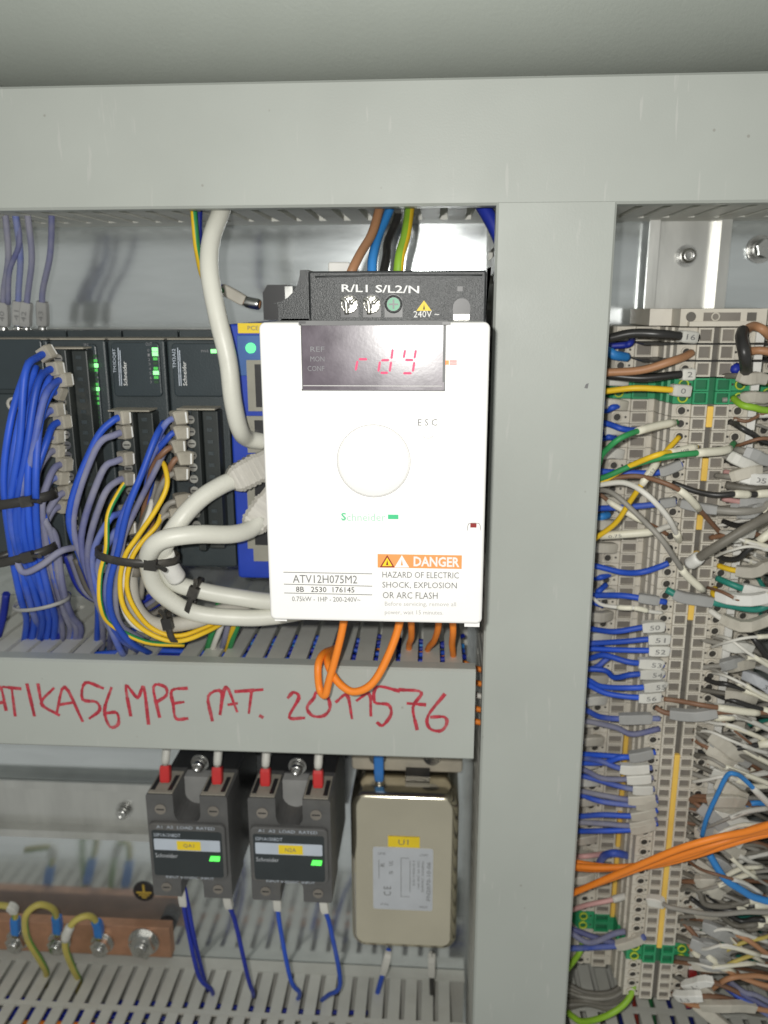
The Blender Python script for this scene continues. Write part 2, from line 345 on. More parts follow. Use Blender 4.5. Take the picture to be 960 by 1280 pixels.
# red marker writing on the middle duct
a5 = lambda L: [P(x*.34375, 740+y*.3438, 80.12) for x, y in L]
a6 = lambda L: [P(310+x*.34375, 740+y*.3438, 80.12) for x, y in L]
m = M()
for L in ([(-25,440),(0,345),(22,430)], [(-12,405),(18,400)], [(10,345),(75,352)], [(42,348),(55,450)], [(98,335),(125,450)], [(138,335),(152,415)], [(195,350),(150,405),(215,448)],
          [(205,445),(235,345),(300,470)], [(215,410),(265,402)], [(375,350),(310,330),(300,390),(350,400),(362,430),(325,460)], [(405,348),(380,430),(400,490),(430,480),(425,440),(390,440)],
          [(475,450),(458,340),(500,385),(522,345),(540,480)], [(580,455),(558,345),(600,345),(605,375),(570,400)], [(680,350),(625,358),(630,410),(640,460),(682,460)], [(632,405),(668,400)],
          [(772,468),(757,380),(805,362),(800,445)], [(800,445),(822,345),(862,435)], [(830,410),(862,405)], [(855,362),(955,355)], [(915,360),(905,440)], [(945,450),(955,456)]):
    ribbon(m, a5(L), 1.35, sub=4, wv=.16)
for L in ([(145,385),(165,365),(185,385),(150,455),(205,458)], [(240,385),(215,420),(235,450),(275,450),(298,420),(285,375),(250,365),(240,385)], [(320,400),(360,375),(378,460)], [(395,395),(440,370),(447,450)],
          [(550,360),(470,345),(460,400),(510,410),(520,445),(490,485),(470,475)], [(550,355),(630,365),(600,420),(615,500)], [(580,405),(645,410)], [(715,372),(655,450),(660,495),(700,505),(722,480),(715,455),(665,455)]):
    ribbon(m, a6(L), 1.35, sub=5, wv=.16)
for i in range(0, len(m.v), 4):          # overlapping strokes lie a hair above one another
    for k in range(4): x, h, z = m.v[i+k]; m.v[i+k] = (x, h+i*.00003, z)
tag(m.build('handwriting', 'ink', mid_cover), 'red felt pen writing ATIKA56MPE and 2011576')

# ------------------------------------------------------------------ wires
ordn = ['first','second','third','fourth','fifth','sixth','seventh','eighth','ninth','tenth','eleventh','twelfth']
WR = random.Random(5)
class Mass:
    """many strands nobody could count, joined into one object"""
    def __init__(s): s.m = M(); s.mats = []
    def mi(s, k):
        if k not in s.mats: s.mats.append(k)
        return s.mats.index(k)
    def add(s, pts, r, k, n=6, sub=3, sleeves=()):
        s.m.tube(pts, r, n, s.mi(k), None, sub); c = spline(pts, sub)
        for t0, t1, k2 in sleeves: s.m.tube([at(c, t0), at(c, (t0+t1)/2), at(c, t1)], r*1.5, 6, s.mi(k2), None, 3)
    def done(s, name, label, cat): return tag(s.m.build(name, s.mats), label, cat, None, 'stuff')
def wire(pts, r, mats, label, group=None, name='wire', cat='wire', n=8, sleeves=(), stripe=False, sub=6, twist=.12):
    """sleeves: (t0, t1, kind, text, material)"""
    mats = [mats] if isinstance(mats, str) else list(mats)
    if r < 1.66: pts = [pts[0]]+[tuple(a_+WR.gauss(0, .32) for a_ in q) for q in pts[1:-1]]+[pts[-1]]
    m = M(); m.tube(pts, r, n, 0, 1 if stripe else None, sub, twist if stripe else 0)
    o = tag(m.build(name, mats), label, cat, group)
    c = spline(pts, sub)
    for sl in sleeves: sleeve(o, c, r, *sl)
    return o
def at(c, t):
    x = max(0, min(.9999, t))*(len(c)-1); i = int(x); return c[i].lerp(c[i+1], x-i)
def sleeve(o, c, r, t0, t1, kind='tube', txt=None, material='marker_clean'):
    p, q = at(c, t0), at(c, t1); d = q-p; ln = d.length; d.normalize()
    f = Vector((0,1,0)); f = (f-d*f.dot(d)).normalized(); w = f.cross(d)
    if w.z < 0: w = -w
    K = 6; path = [at(c, t0+(t1-t0)*k/K) for k in range(K+1)]; m = M(); rings = []
    rr = r*1.45
    hw, fh = {'tube': (rr*.8, rr), 'flag': (1.95, max(1.45, r*1.1)), 'block': (2.7, 2.6), 'big': (2.3, max(1.7, r*1.1)), 'tag': (2.9, 1.5)}[kind]
    nm = 'marker_sleeve' if kind == 'tube' else 'marker_tag'
    for k, v in enumerate(path):
        t = (path[min(k+1, K)]-path[max(k-1, 0)]).normalized(); g_ = (f-t*f.dot(t)).normalized(); u = g_.cross(t)
        if u.dot(w) < 0: u = -u
        e = .9 if k in (0, K) else 1
        if kind == 'tube': rings.append([v+(g_*math.cos(a_)+u*math.sin(a_))*rr*e for a_ in [2*math.pi*i/8 for i in range(8)]])
        else: rings.append([v+g_*a_*e+u*b_*e for a_, b_ in ((-fh, -hw), (-fh, hw), (fh*.75, hw), (fh, hw*.8), (fh, -hw*.8), (fh*.75, -hw))])
    m.loft(rings, 0, kind == 'tube')
    s_ = m.build(nm, material, o)
    mid_ = path[K//2]
    if kind == 'block':                   # dark slot of the tag carrier with its white insert
        m = M(); e = path[1]
        m.add([e+f*(fh+.05)+w*a+d*b for a, b in ((-hw*.75, -.3), (hw*.75, -.3), (hw*.75, .35), (-hw*.75, .35))], [(0,1,2,3)]); m.build('insert_strip', 'print_white', s_)
    if txt:
        xd = d if d.x > 0 else -d; yd = w
        text(txt, mid_+f*(fh+.08), min(ln*.55, .95*hw*len(txt)), hw*.9, 'print_grey', s_, xd, yd)
    return s_
def tie(c, ang, a, b, label, wid=2.6, group=None, head=True, material='tie'):
    """strap round a bundle: centre, direction of the long half-axis in the picture plane (degrees), half-axes a (across) and b (depth)"""
    u = Vector((math.cos(math.radians(ang)), 0, math.sin(math.radians(ang)))); f = Vector((0,1,0)); ax = u.cross(f).normalized(); c = Vector(c); n = 22; m = M()
    rings = []
    for t, k in ((-wid/2, 1), (-wid/2, 1.0+.9/a), (wid/2, 1.0+.9/a), (wid/2, 1)):
        rings.append([c+ax*t+u*a*k*math.cos(2*math.pi*i/n)+f*b*k*math.sin(2*math.pi*i/n) for i in range(n)])
    m.loft(rings, 0, True, False, True)
    o = tag(m.build('cable_tie', material), label, 'cable tie', group)
    if head:
        p = c+u*a*.55+f*(b*.84+1.3); m = M()
        sec = [(p+u*i*2.3+ax*j*2.0) for i, j in ((-1,-1), (1,-1), (1,1), (-1,1))]
        m.loft([[v-f*1.4 for v in sec], [v+f*1.2 for v in sec]]); m.build('locking_head', material, o)
        m = M(); m.tube([p+u*1, p+u*4+f*1.5, p+u*7+f*4], .9, 6); m.build('tail', material, o)
    return o
PX = lambda *L: [P(*q) for q in L]

# ------------------------------------------------------------------ the drive
dz0, dz1 = -104.4, -5.0
D = thing('frequency_drive', 'white frequency drive with red rdY display and orange danger label', 'frequency drive', (-20, 0, -104.4))
m = M(); m.rbox(-55.6, 15.4, 12, 99, -102.5, -4, 1, .4); m.rbox(-52, 12, 1.2, 60, -100, 8, 1, .4); body = m.build('body', 'black_plastic', D)
m = M()
for i in range(9): m.box(-50+i*7.2, -48+i*7.2, .6, 40, -99, 9)
m.build('heat_sink', 'steel', D)
m = M(); m.rbox(-56.2, 16.0, 99.5, 131, dz0, dz1, 2.0, 1.1, 6)
a = P(342, 772, 131); m.box(-55.2, -51, 101, 128, dz0-1.5, dz0+.5); m.box(10.2, 15.3, 101, 129, dz0-1.7, dz0+.5)
front = m.build('front_cover', 'drive_white', D)
# terminal cover with its stepped shoulders
m = M(); x0, x1 = P(386, 345, 100)[0], P(608, 345, 100)[0]
m.rbox(x0, x1, 60, 100, -8, 11.5, .8, .6)
tcv = m.build('terminal_cover', 'black_plastic', D)
xr = x0-3.2; zr = 12.0
pr = [(-56, -6), (x0-.3, -6), (x0-.3, 12), (xr, 12)] + [(xr-10.5+10.5*math.cos(math.radians(t)), zr-11.2*math.sin(math.radians(t))) for t in range(10, 86, 15)] + [(-56, .6)]
m = M(); m.prism(pr, 'h', 55, 99); m.build('shoulder', 'black_plastic', D)
m = M(); m.prism([(x1+.3, -6), (16.2, -6), (16.2, 12), (x1+1.6, 12.6), (x1+.3, 12.4)], 'h', 55, 99.2); m.build('shoulder', 'black_plastic', D)
m = M(); m.tube([P(394, 346, 100.2), P(500, 343.5, 100.2), P(603, 344, 100.2)], .35, 6); m.build('cover_rib', 'black_plastic', D)
tpx('R/L1 S/L2/N', 427, 524, 361, 9.5, 100.15, 'print_white', tcv, slope=.02, off=.015)
for i, cx in enumerate((437, 465, 492)):
    m = M(); c = P(cx, 381, 100)
    m.prism([(c[0]-3.1, c[2]-4.2), (c[0]+3.1, c[2]-4.2), (c[0]+3.1, c[2]+.6)] + [(c[0]+3.1*math.cos(math.radians(t)), c[2]+.6+2.9*math.sin(math.radians(t))) for t in range(20, 180, 20)] + [(c[0]-3.1, c[2]+.6)], 'h', 100.02, 100.25)
    wl = m.build('screw_well', 'black_smooth', tcv)
    m = M(); m.ring((c[0], 100.25, c[2]+.2), 'h', 2.4, 3.1, .7); m.build('well_rim', 'nickel' if i < 2 else 'black_plastic', wl)
    m = M(); m.cyl((c[0]+(.3 if i < 2 else 0), 100.25, c[2]+.2), 'h', 2.25, .5, 14)
    m.box(c[0]-1.6, c[0]+1.6, 100.75, 100.85, c[2]-.1, c[2]+.45, 1); m.box(c[0]-.3, c[0]+.3, 100.75, 100.87, c[2]-1.4, c[2]+1.8, 1)
    s_ = m.build('terminal_screw', ['nickel' if i < 2 else 'screw_green', 'black_smooth'], wl)
    if i < 2:
        m = M(); m.tube([(c[0]-2.6, 100.8, c[2]+2.0), (c[0]-1.2, 101.4, c[2]+1.0), (c[0]-.9, 101.2, c[2]-3.2)], .8, 6); m.tube([(c[0]+2.2, 100.8, c[2]+2.2), (c[0]+.3, 101.4, c[2]+.4)], .8, 6)
        m.build('clamp', 'nickel', wl)
def tri(m, cx, cy, w, hgt, h, mi=0):
    a, b, c = P(cx-w/2, cy+hgt/2, h), P(cx+w/2, cy+hgt/2, h), P(cx, cy-hgt/2, h); m.add([a, b, c], [(0,1,2)], mi)
m = M(); tri(m, 530, 382, 19, 13, 100.1); tri(m, 530, 383.5, 2.2, 7, 100.16, 1)
m.build('warning_triangle', ['yellow_label', 'print_black'], tcv)
tpx('240V ~', 517, 549, 392.5, 8, 100.12, 'print_white', tcv, slope=-.02)
m = M(); c = P(577, 384, 100); m.prism([(c[0]-3, c[2]-4.4), (c[0]+3, c[2]-4.4), (c[0]+3, c[2])] + [(c[0]+3*math.cos(math.radians(t)), c[2]+3*math.sin(math.radians(t))) for t in range(20, 180, 20)] + [(c[0]-3, c[2])], 'h', 100.02, 100.5)
m.box(c[0]-2.6, c[0]+2.6, 100.5, 101, c[2]-4.2, c[2]-2.4, 1); m.build('latch', ['black_smooth', 'nickel'], tcv)
m = M(); c = P(575, 361, 100); m.box(c[0]-.9, c[0]+.9, 100, 100.06, c[2]-.8, c[2]+.8); m.build('vent_hole', 'black_smooth', tcv)
# display window, tilted a little upwards
wa, wb = P(377, 406, 131.2), P(555, 487.5, 131.2)
m = M(); m.prism([(131.02, wb[2]), (132.0, wb[2]), (131.2, wa[2]), (131.02, wa[2])], 'x', wa[0], wb[0]); win = m.build('display_window', 'window', D)
def wh(z): return 131.2+(wa[2]-z)/(wa[2]-wb[2])*.8
m = M()
for (a0, b0, a1, b1) in ((373, 401, 560, 406.5), (375.5, 405, 378.6, 488), (554.2, 405, 556.2, 488), (377, 486.5, 556, 489)):
    rpx(m, a0, b0, a1, b1, 131.0, 131.9)
bz = m.build('display_bezel', ['print_grey'], D)
m = M(); rpx(m, 379, 481.5, 553, 483.2, 131.5, 132.15); m.build('window_edge', 'line_faint', win)
m = M(); rpx(m, 374, 401.5, 382, 404.5, 131.1, 132.05); rpx(m, 553, 402.5, 563, 406, 131.1, 132.05); m.build('hinge', 'black_smooth', D)
for s_, yy in (('REF', 436.5), ('MON', 448.7), ('CONF', 460.6)):
    z = P(397, yy, 131.6)[2]; tpx(s_, 388 if s_ != 'CONF' else 384.5, 405.5, yy, 6.4, wh(z)+.05, 'dim_print', win)
def seg(name, segs, parent):
    m = M()
    for (a0, b0, a1, b1) in segs:
        p, q = Vector(P(a0, b0, 131.7)), Vector(P(a1, b1, 131.7)); p.y = wh(p.z)+.05; q.y = wh(q.z)+.05
        d = (q-p).normalized(); n = Vector((-d.z, 0, d.x)).normalized()*.36
        m.add([p, p+d*.4+n, q-d*.4+n, q, q-d*.4-n, p+d*.4-n], [(0,1,2,3,4,5)])
    return m.build(name, 'seg_red', parent)
seg('digit', [(444.5, 463.5, 447, 450.5), (448, 449, 459.5, 449)], win)
seg('digit', [(473, 465, 475, 451.5), (476, 450.5, 487, 450), (475, 466, 485.5, 466), (487, 465, 489, 451.5), (489.2, 449, 491, 436)], win)
seg('digit', [(504.5, 448, 506.5, 437), (518, 448.5, 520, 437), (506, 450, 517, 450), (516, 465, 518, 452), (503.5, 466.5, 515, 466.5)], win)
m = M(); rpx(m, 553, 450.5, 561, 456, 131.05, 131.4); rpx(m, 562, 450, 571, 453.5, 131.05, 131.3, 1); rpx(m, 562, 454, 571, 456.5, 131.05, 131.3, 1); m.build('side_indicator', ['seg_amber', 'w_pink'], D)
# dial, ESC key
c = P(467, 576.5, 131)
m = M(); m.ring((c[0], 130.9, c[2]), 'h', 11.75, 12.0, .18, 40); m.build('dial_gap', 'line_faint', D)
m = M()
rg = []
for rr, hh in ((11.6, 130.9), (11.6, 131.35), (11.2, 131.75), (4, 131.6), (.02, 131.55)): rg.append([(c[0]+rr*math.cos(2*math.pi*k/40), hh, c[2]+rr*math.sin(2*math.pi*k/40)) for k in range(40)])
m.loft(rg, 0, True); m.build('jog_dial', 'drive_white', D)
tpx('E S C', 522.5, 546.5, 528, 8.2, 131.1, 'print_grey', front)
m = M(); c = P(535, 540, 131); m.cyl((c[0], 130.9, c[2]), 'h', 1.9, .4, 16); m.build('escape_button', 'drive_white', D)
m = M()
m.add([(c[0]+rr*math.cos(math.radians(t)), 131.08, c[2]+rr*math.sin(math.radians(t))) for t in range(215, 330, 10) for rr in (1.95, 2.12)], [(2*i, 2*i+1, 2*i+3, 2*i+2) for i in range(11)]); m.build('button_gap', 'line_faint', front)
tpx('Schneider', 427, 482, 646.5, 9.5, 131.1, 'logo_faint', front); tpx('S', 426.5, 432.5, 645.5, 8.8, 131.16, 'print_green', front, off=.01)
m = M(); rpx(m, 485, 643.3, 498, 649, 131, 131.12); m.build('logo_bar', 'print_green', front)
m = M(); rpx(m, 588, 654.2, 595.5, 659.5, 131, 131.25); m.build('lock_slot', 'dark_red', front)
m = M(); pts = [P(*q, 131.1) for q in ((584.5, 663), (585, 656.5), (588, 654), (597, 654), (600, 656.5), (600.5, 663))]; ribbon(m, pts, .22); m.build('latch_outline', 'line_faint', front)
# danger label and name plate
m = M(); rpx(m, 472, 692.6, 577, 711.2, 131, 131.1); dl = m.build('danger_label', 'orange_label', front)
m = M(); tri(m, 484, 701.5, 18.5, 15.5, 131.14); tri(m, 484, 702.2, 13, 11, 131.18, 1); tri(m, 484, 703, 3, 7, 131.22); m.build('warning_triangle', ['dark_red', 'yellow_label'], dl)
m = M(); tri(m, 502.3, 701.6, 18.5, 15.5, 131.14); tri(m, 502.3, 703, 2.6, 7.5, 131.18, 1); m.build('warning_triangle', ['print_white', 'orange_label'], dl)
tpx('DANGER', 517, 574.5, 702.3, 12.5, 131.16, 'print_white', dl, slope=.02, off=.03)
for s_, xa, xb, yy, cap in (('HAZARD OF ELECTRIC', 478, 573.5, 718.8, 7.6), ('SHOCK, EXPLOSION', 478, 571, 732, 8.4), ('OR ARC FLASH', 478.5, 547, 744.3, 8)):
    tpx(s_, xa, xb, yy, cap, 131.1, 'print_grey', front, slope=.012, off=-.003)
tpx('Before servicing, remove all', 481, 570, 755.8, 6.8, 131.1, 'line_faint', front, slope=.008); tpx('power, wait 15 minutes.', 481, 554, 766.3, 6.8, 131.1, 'line_faint', front, slope=.008)
m = M()
for xa, xb, ya, yb in ((354.5, 465, 715.3, 717.3), (355, 465, 730.2, 732.8), (355.5, 465, 741.2, 743.6)):
    ribbon(m, [P(xa, ya, 131.1), P(xb, yb, 131.1)], .24)
m.build('plate_line', 'print_grey', front)
tpx('ATV12H075M2', 366, 446.5, 724, 10, 131.1, 'print_grey', front, slope=.012); tpx('8B   2530  176145', 370, 443, 737, 6.6, 131.1, 'print_black', front, slope=.012); tpx('0.75kW - 1HP - 200-240V~', 365, 450.5, 749, 6, 131.1, 'print_grey', front, slope=.012)

# drive supply wires from the top duct, motor leads out of the bottom
g = 'supply wires of the white drive'
wire(PX((478,245,60),(474,262,66),(465,292,78),(450,318,90),(440,338,95),(437,346,93)), 1.75, 'w_brown', 'brown supply wire entering the top of the white drive', g)
wire(PX((490,245,56),(487,262,60),(474,292,72),(466,322,86),(465,346,90)), 1.75, 'w_lblue', 'light blue supply wire entering the top of the white drive', g)
wire(PX((514,245,60),(512,262,66),(507,295,80),(500,320,90),(497,346,92)), 1.85, ['w_ygreen','w_yellow'], 'yellow-green earth wire entering the top of the white drive', g, stripe=True, twist=.03)
wire(PX((500,250,40),(497,275,46),(487,300,60),(482,322,72),(478,346,82)), 1.6, 'w_black', 'black wire behind the blue supply wire above the drive', g)
m = M(); a = P(424, 333, 70); m.rbox(a[0]-4, a[0]+4.5, 62, 72, a[2]-3.5, a[2]+1.5, 1, .5); tag(m.build('wire_marker', 'tag_white'), 'white plastic marker lying behind the brown supply wire', 'wire marker')
g = 'orange motor leads under the drive'
wire(PX((434,740,92),(430,778,93),(423,810,94),(412,850,95),(407,868,95),(400,860,93),(398,835,91),(404,818,84),(413,812,70),(418,812,55),(420,835,40)), 1.55, 'w_orange', 'orange lead with a tight twisted loop hanging furthest left under the drive', g, sub=8)
wire(PX((502,740,92),(498,780,93),(485,825,96),(465,855,98),(443,866,98),(425,856,96),(413,838,92),(410,822,85),(417,812,66),(424,830,44)), 1.6, 'w_orange', 'orange lead making the wide low loop over the red writing', g, sub=8)
wire(PX((513,745,86),(514,780,84),(514,798,72),(511,808,60),(512,830,45)), 1.35, 'w_orange', 'short orange lead right beside the wide loop under the drive', g)
wire(PX((545,745,86),(546,780,84),(541,800,72),(534,812,60),(533,830,45)), 1.35, 'w_orange', 'short orange lead bowing left, second from the right under the drive', g)
wire(PX((562,745,86),(565,785,84),(567,805,72),(566,820,62),(565,835,45)), 1.35, 'w_orange', 'short straight orange lead furthest right under the drive', g)
# what lies inside the middle duct and shows through its slots
rr = random.Random(3); inner = Mass()
for i in range(46):
    z = rr.uniform(-168, -149.6); h = rr.uniform(26, 72)
    x0_ = rr.uniform(-290, -60); x1_ = min(14, x0_+rr.uniform(110, 260)); n_ = 5
    pts = [(x0_+(x1_-x0_)*k/(n_-1), h+rr.uniform(-5, 5), max(-176, min(-149.4, z+rr.uniform(-3, 3)))) for k in range(n_)]
    inner.add(pts, rr.uniform(1.1, 1.5), rr.choice(['w_blue', 'w_blue', 'w_dblue', 'w_dblue', 'w_lblue']))
inner.done('wire_bundle', 'mass of blue wires filling the wiring duct below the drive', 'wires')
for i in range(5):
    z = -160-i*4; wire([(-60, 30+i*8, z), (-20, 34+i*8, z+3), (8, 40+i*6, z+2), (19, 46+i*5, z), (30, 44+i*5, z-3)], 1.3, 'w_orange' if i != 2 else 'w_white', 'orange lead crossing from middle duct into upright duct, %s from the top' % ordn[i] if i != 2 else 'white wire crossing from the middle duct into the upright duct', 'orange leads between the two ducts' if i != 2 else None, n=6)
up_ = Mass()
for i in range(14):
    z = rr.uniform(-330, 25)
    x = rr.uniform(27, 36); up_.add([(x, rr.uniform(30, 62), z), (x+rr.uniform(-2, 2), rr.uniform(30, 62), z-40), (x+rr.uniform(-2, 2), rr.uniform(30, 62), z-85)], 1.4, 'w_dblue', 6, 4)
up_.done('wire_bundle', 'dark blue wires running down inside the upright duct', 'wires')
wire([(30, 60, 6), (24, 62, 22), (18.5, 60, 33), (12, 55, 42), (0, 50, 50)], 2.8, 'w_dblue', 'thick dark blue cable in the corner where top and upright ducts meet', None, name='cable', cat='cable')
low_ = Mass()
for i in range(26):
    x0_ = rr.uniform(-320, -60); zz = rr.uniform(-379, -374) - (9 if i % 3 else 0); hh = rr.uniform(40, 52) if i % 3 == 0 else rr.uniform(14, 50); c_ = ('w_orange', 'w_dblue', 'w_dblue')[i % 3]
    low_.add([(x0_, hh, zz), (x0_+50, hh+rr.uniform(-3, 3), zz-1), (x0_+rr.uniform(90, 120), hh+rr.uniform(-3, 3), zz)], 1.3, c_)
low_.done('wire_bundle', 'orange and dark blue wires inside the bottom duct below the relays', 'wires')

# ------------------------------------------------------------------ controller modules on the left
def led_column(parent, cx, ys, states, h):
    for y_, s_ in zip(ys, states):
        m = M(); p = P(cx+(y_-ys[0])*.05, y_, h); w_ = 1.1 if s_ == 2 else .85; m.box(p[0]-w_, p[0]+w_, h-.3, h+.12, p[2]-(.75 if s_ == 2 else .55), p[2]+(.75 if s_ == 2 else .55)); m.build('status_light', ['led_off', 'led_dim', 'led_hot'][s_], parent)
def module(label, X0, X1, face=None, term=None, slim=False):
    zt, zb = -12.8, -106
    t = thing('controller_module', label, 'controller module', ((X0+X1)/2, 0, zb), 'controller modules in a row left of the drive')
    m = M(); m.rbox(X0+.2, X1-.2, 4, 69.5, zb, zt, 1.2, .8); m.box(X0+.2, X1-.2, 4, 52, zt-.5, zt+3); m.build('housing', 'plc', t)
    m = M(); m.box(X0+.4, X1-.4, 40, 69, zt+.05, zt+.5); m.build('dust_film', 'dusty_top', t)
    f = None
    if face:
        m = M(); a, b = P(face[0], face[1], 70.6), P(face[2], face[3], 70.6); m.rbox(a[0], b[0], 69, 70.9, b[2], a[2], 1.6, .5, 5); f = m.build('front_panel', 'plc_face', t)
    if term:
        a, b = P(term[0], term[1], 82), P(term[2], term[3], 82)
        m = M(); m.rbox(a[0], b[0], 69, 81, b[2], a[2], .6, .5, 2); m.rbox(b[0]+.2, b[0]+6.5, 69, 77, b[2], a[2]-.5, .6, .5, 2); tb_ = m.build('terminal_strip', 'plc_term', t)
        m = M(); m.box(a[0]-6, b[0]+6, 69.2, 79, a[2]+.05, a[2]+.6); m.build('dust_film', 'dusty_top', t)
        n_ = term[4]
        for i in range(n_):
            z = a[2]-3.4-i*(a[2]-b[2]-5)/n_
            m = M(); m.cyl((b[0]-3.2, 80.9, z), 'h', 1.7, .35, 12); m.box(b[0]-4.4, b[0]-2.0, 81.25, 81.32, z-.22, z+.22, 1); m.build('terminal_screw', ['nickel', 'black_smooth'], tb_)
            m = M(); m.box(a[0]+.8, b[0]-5.6, 80.9, 81.1, z-1.5, z+1.5); m.build('wire_entry', 'black_smooth', tb_)
            m = M(); m.box(b[0]+2.0, b[0]+4.2, 76.9, 77.3, z-.5, z+.9); m.build('side_clip', 'plc', tb_)
    return t, f
mA, fA = module('dark grey control module at the left edge with plain front', -186, -154.4, (-40, 424, 58, 487))
m = M(); a, b = P(-40, 492, 71), P(62, 690, 71); m.rbox(a[0], b[0], 69, 72, b[2], a[2], 1, .6); m.build('lower_cover', 'plc', mA)
m = M(); c = P(17, 505, 72); m.ring((c[0], 71.8, c[2]), 'h', 1.7, 2.8, .8); m.build('port_ring', 'plug_grey', mA)
mB, fB = module('dark control module with long green light column beside blue bundle', -153.9, -130.9, (102, 430, 129, 535), (72, 437, 105, 690, 18))
led_column(fB, 118.5, [445+i*5.9 for i in range(17)], [0,1,2,1,0,0,1,2,1,1,1,0,0,0,0,0,0], 71)
for i in range(17):
    p = P(107.5+i*.75, 431+i*6.2, 71)
    text(str(i) if i else 'IN', (p[0], 71.05, p[2]), 1.0 if 0 < i < 10 else 1.7, 1.2, 'dim_print', fB)
mC, fC = module('dark control module with short green light column and printed lettering', -130.4, -107.1, (138, 428, 203, 496), (150, 516, 178, 690, 11))
led_column(fC, 193.5, [437, 442.5, 448.5, 454, 460.5, 466, 471.8, 477.4], [2,2,1,0,1,2,1,0], 71.1)
for i in range(8):
    p = P(185.5+i*.5, 438+i*5.7, 71); text(str(i), (p[0], 71.05, p[2]), .8, 1.1, 'dim_print', fC)
tpx('OUT', 182, 190, 430, 4, 71.05, 'dim_print', fC)
mD, fD = module('dark control module with a single green power light', -106.6, -82.6, (214, 429, 280, 496), (237, 514, 257, 690, 11))
led_column(fD, 267, [439], [2], 71.1); tpx('PWR', 251.5, 261, 439, 3.4, 71.05, 'dim_print', fD)
for (f_, x0_, s_) in ((fC, 141, 'TM3DQ8T'), (fD, 215.5, 'TM3AI2')):
    for (tx, xx, ya, yb, cap, mm_) in ((s_, x0_+1.5, 436, 466 if s_ == 'TM3DQ8T' else 460, 4.4, 'label_grey'), ('Schneider', x0_+14.5, 452, 482, 5.0, 'print_white'), ):
        a = Vector(P(xx, ya, 71.06)); b = Vector(P(xx+(yb-ya)*.05, yb, 71.06)); c_ = (a+b)/2
        text(tx, c_, (b-a).length, cap*.31, mm_, f_, xd=a-b, yd=(-1, 0, 0))
    for dx, ya, yb in ((6.5, 435, 482), (8.8, 438, 482)):
        m = M(); ribbon(m, [P(x0_+dx, ya, 71.05), P(x0_+dx+2.3, yb, 71.05)], .35); m.build('print_line', 'label_grey', f_)
# blue gateway with jacks behind the drive
U = thing('network_gateway', 'bright blue network gateway with jacks, half hidden behind the drive', 'network module', (-70, 0, -112))
m = M(); m.rbox(-82.2, -55.9, 4, 70, -110.5, -6.8, 1.5, .8); m.build('housing', 'blue_plastic', U)
m = M(); a, b = P(291, 419, 70.5), P(352, 470, 70.5); m.rbox(a[0]+1.5, b[0], 69.5, 70.6, b[2], a[2], .6, .3); m.build('face_plate', 'blue_face', U)
m = M(); rpx(m, 297, 404, 352, 416.5, 70, 70.4); st = m.build('name_sticker', 'yellow_label', U); tpx('PCE', 309.5, 323, 410, 5.6, 70.45, 'print_grey', st)
m = M(); c = P(313.5, 435, 70.7); m.cyl((c[0], 70.5, c[2]), 'h', 2.0, .6, 16); m.build('status_light', 'led_jade', U)
for yy in (450, 520, 590, 640):
    m = M(); a, b = P(308, yy, 71), P(350, yy+(64 if yy < 500 else 46), 71)
    m.box(a[0], b[0], 69.5, 71.4, b[2], a[2]); m.box(a[0]+3.2, b[0]-1, 71.4, 71.5, b[2]+1.6, a[2]-1.6, 1); m.build('network_jack', ['jack', 'black_smooth'], U)
m = M(); rpx(m, 316, 672, 350, 702, 69.5, 71.2); m.build('lower_plate', 'jack', U)

# white network cables
def plug(p, d, label):
    d = Vector(d).normalized(); p = Vector(p); f = Vector((0,1,0)); f = (f-d*f.dot(d)).normalized(); w = f.cross(d)
    t = thing('network_plug', label, 'plug', p)
    def sec(v, a, b): return [v+f*a*x_+w*b*y_ for x_, y_ in ((-1,-.75), (-.75,-1), (.75,-1), (1,-.75), (1,.75), (.75,1), (-.75,1), (-1,.75))]
    m = M(); m.loft([sec(p, 5.2, 5.6), sec(p+d*8, 5.1, 5.5), sec(p+d*11.5, 4.6, 5.0), sec(p+d*13, 3.9, 3.9)]); m.build('boot', 'plug_grey', t)
    for i in range(5):
        k = 1-i*.02; m = M(); m.loft([sec(p+d*(1.2+i*2.1), 5.7*k, 6.05*k), sec(p+d*(2.2+i*2.1), 5.7*k, 6.05*k)]); m.build('grip_rib', 'plug_grey', t)
    m = M(); m.loft([sec(p-d*14, 4.2, 5.0), sec(p, 4.4, 5.2)]); m.build('connector', 'plug_grey', t)
plug(P(325, 583, 78), Vector(P(285, 604, 84))-Vector(P(325, 583, 78)), 'ribbed grey network plug at the upper of two looping white cables')
plug(P(338, 628, 80), Vector(P(312, 655, 84))-Vector(P(338, 620, 80)), 'ribbed grey network plug lower down, half hidden behind the drive')
g = 'white network cables left of the drive'
wire(PX((281,240,60),(277,262,66),(264,300,76),(262,340,82),(272,395,86),(285,450,87),(291,500,86),(299,535,82),(309,548,74),(330,552,70)), 3.45, 'cable_white', 'thick white cable hanging from the top duct over the modules', g, name='cable', cat='cable', n=14)
wire(PX((300,598,82),(280,605,86),(250,624,92),(222,655,98),(204,690,96),(215,725,88),(250,738,84),(300,747,82),(345,752,78),(400,748,72)), 3.5, 'cable_white', 'white network cable looping from the upper grey plug', g, name='cable', cat='cable', n=14)
wire(PX((327,650,84),(312,662,88),(288,668,94),(245,668,102),(205,674,106),(188,688,104),(186,708,98),(198,738,92),(240,765,86),(300,772,82),(345,770,78),(400,760,72)), 3.5, 'cable_white', 'white network cable looping in front from the lower grey plug', g, name='cable', cat='cable', n=14)
m = M(); m.tube(PX((206,694,97),(212,708,94),(221,722,90)), 3.75, 14); tag(m.build('cable_label', 'tag_white'), 'short white label wrapped on the looping network cable below the tie', 'cable label')
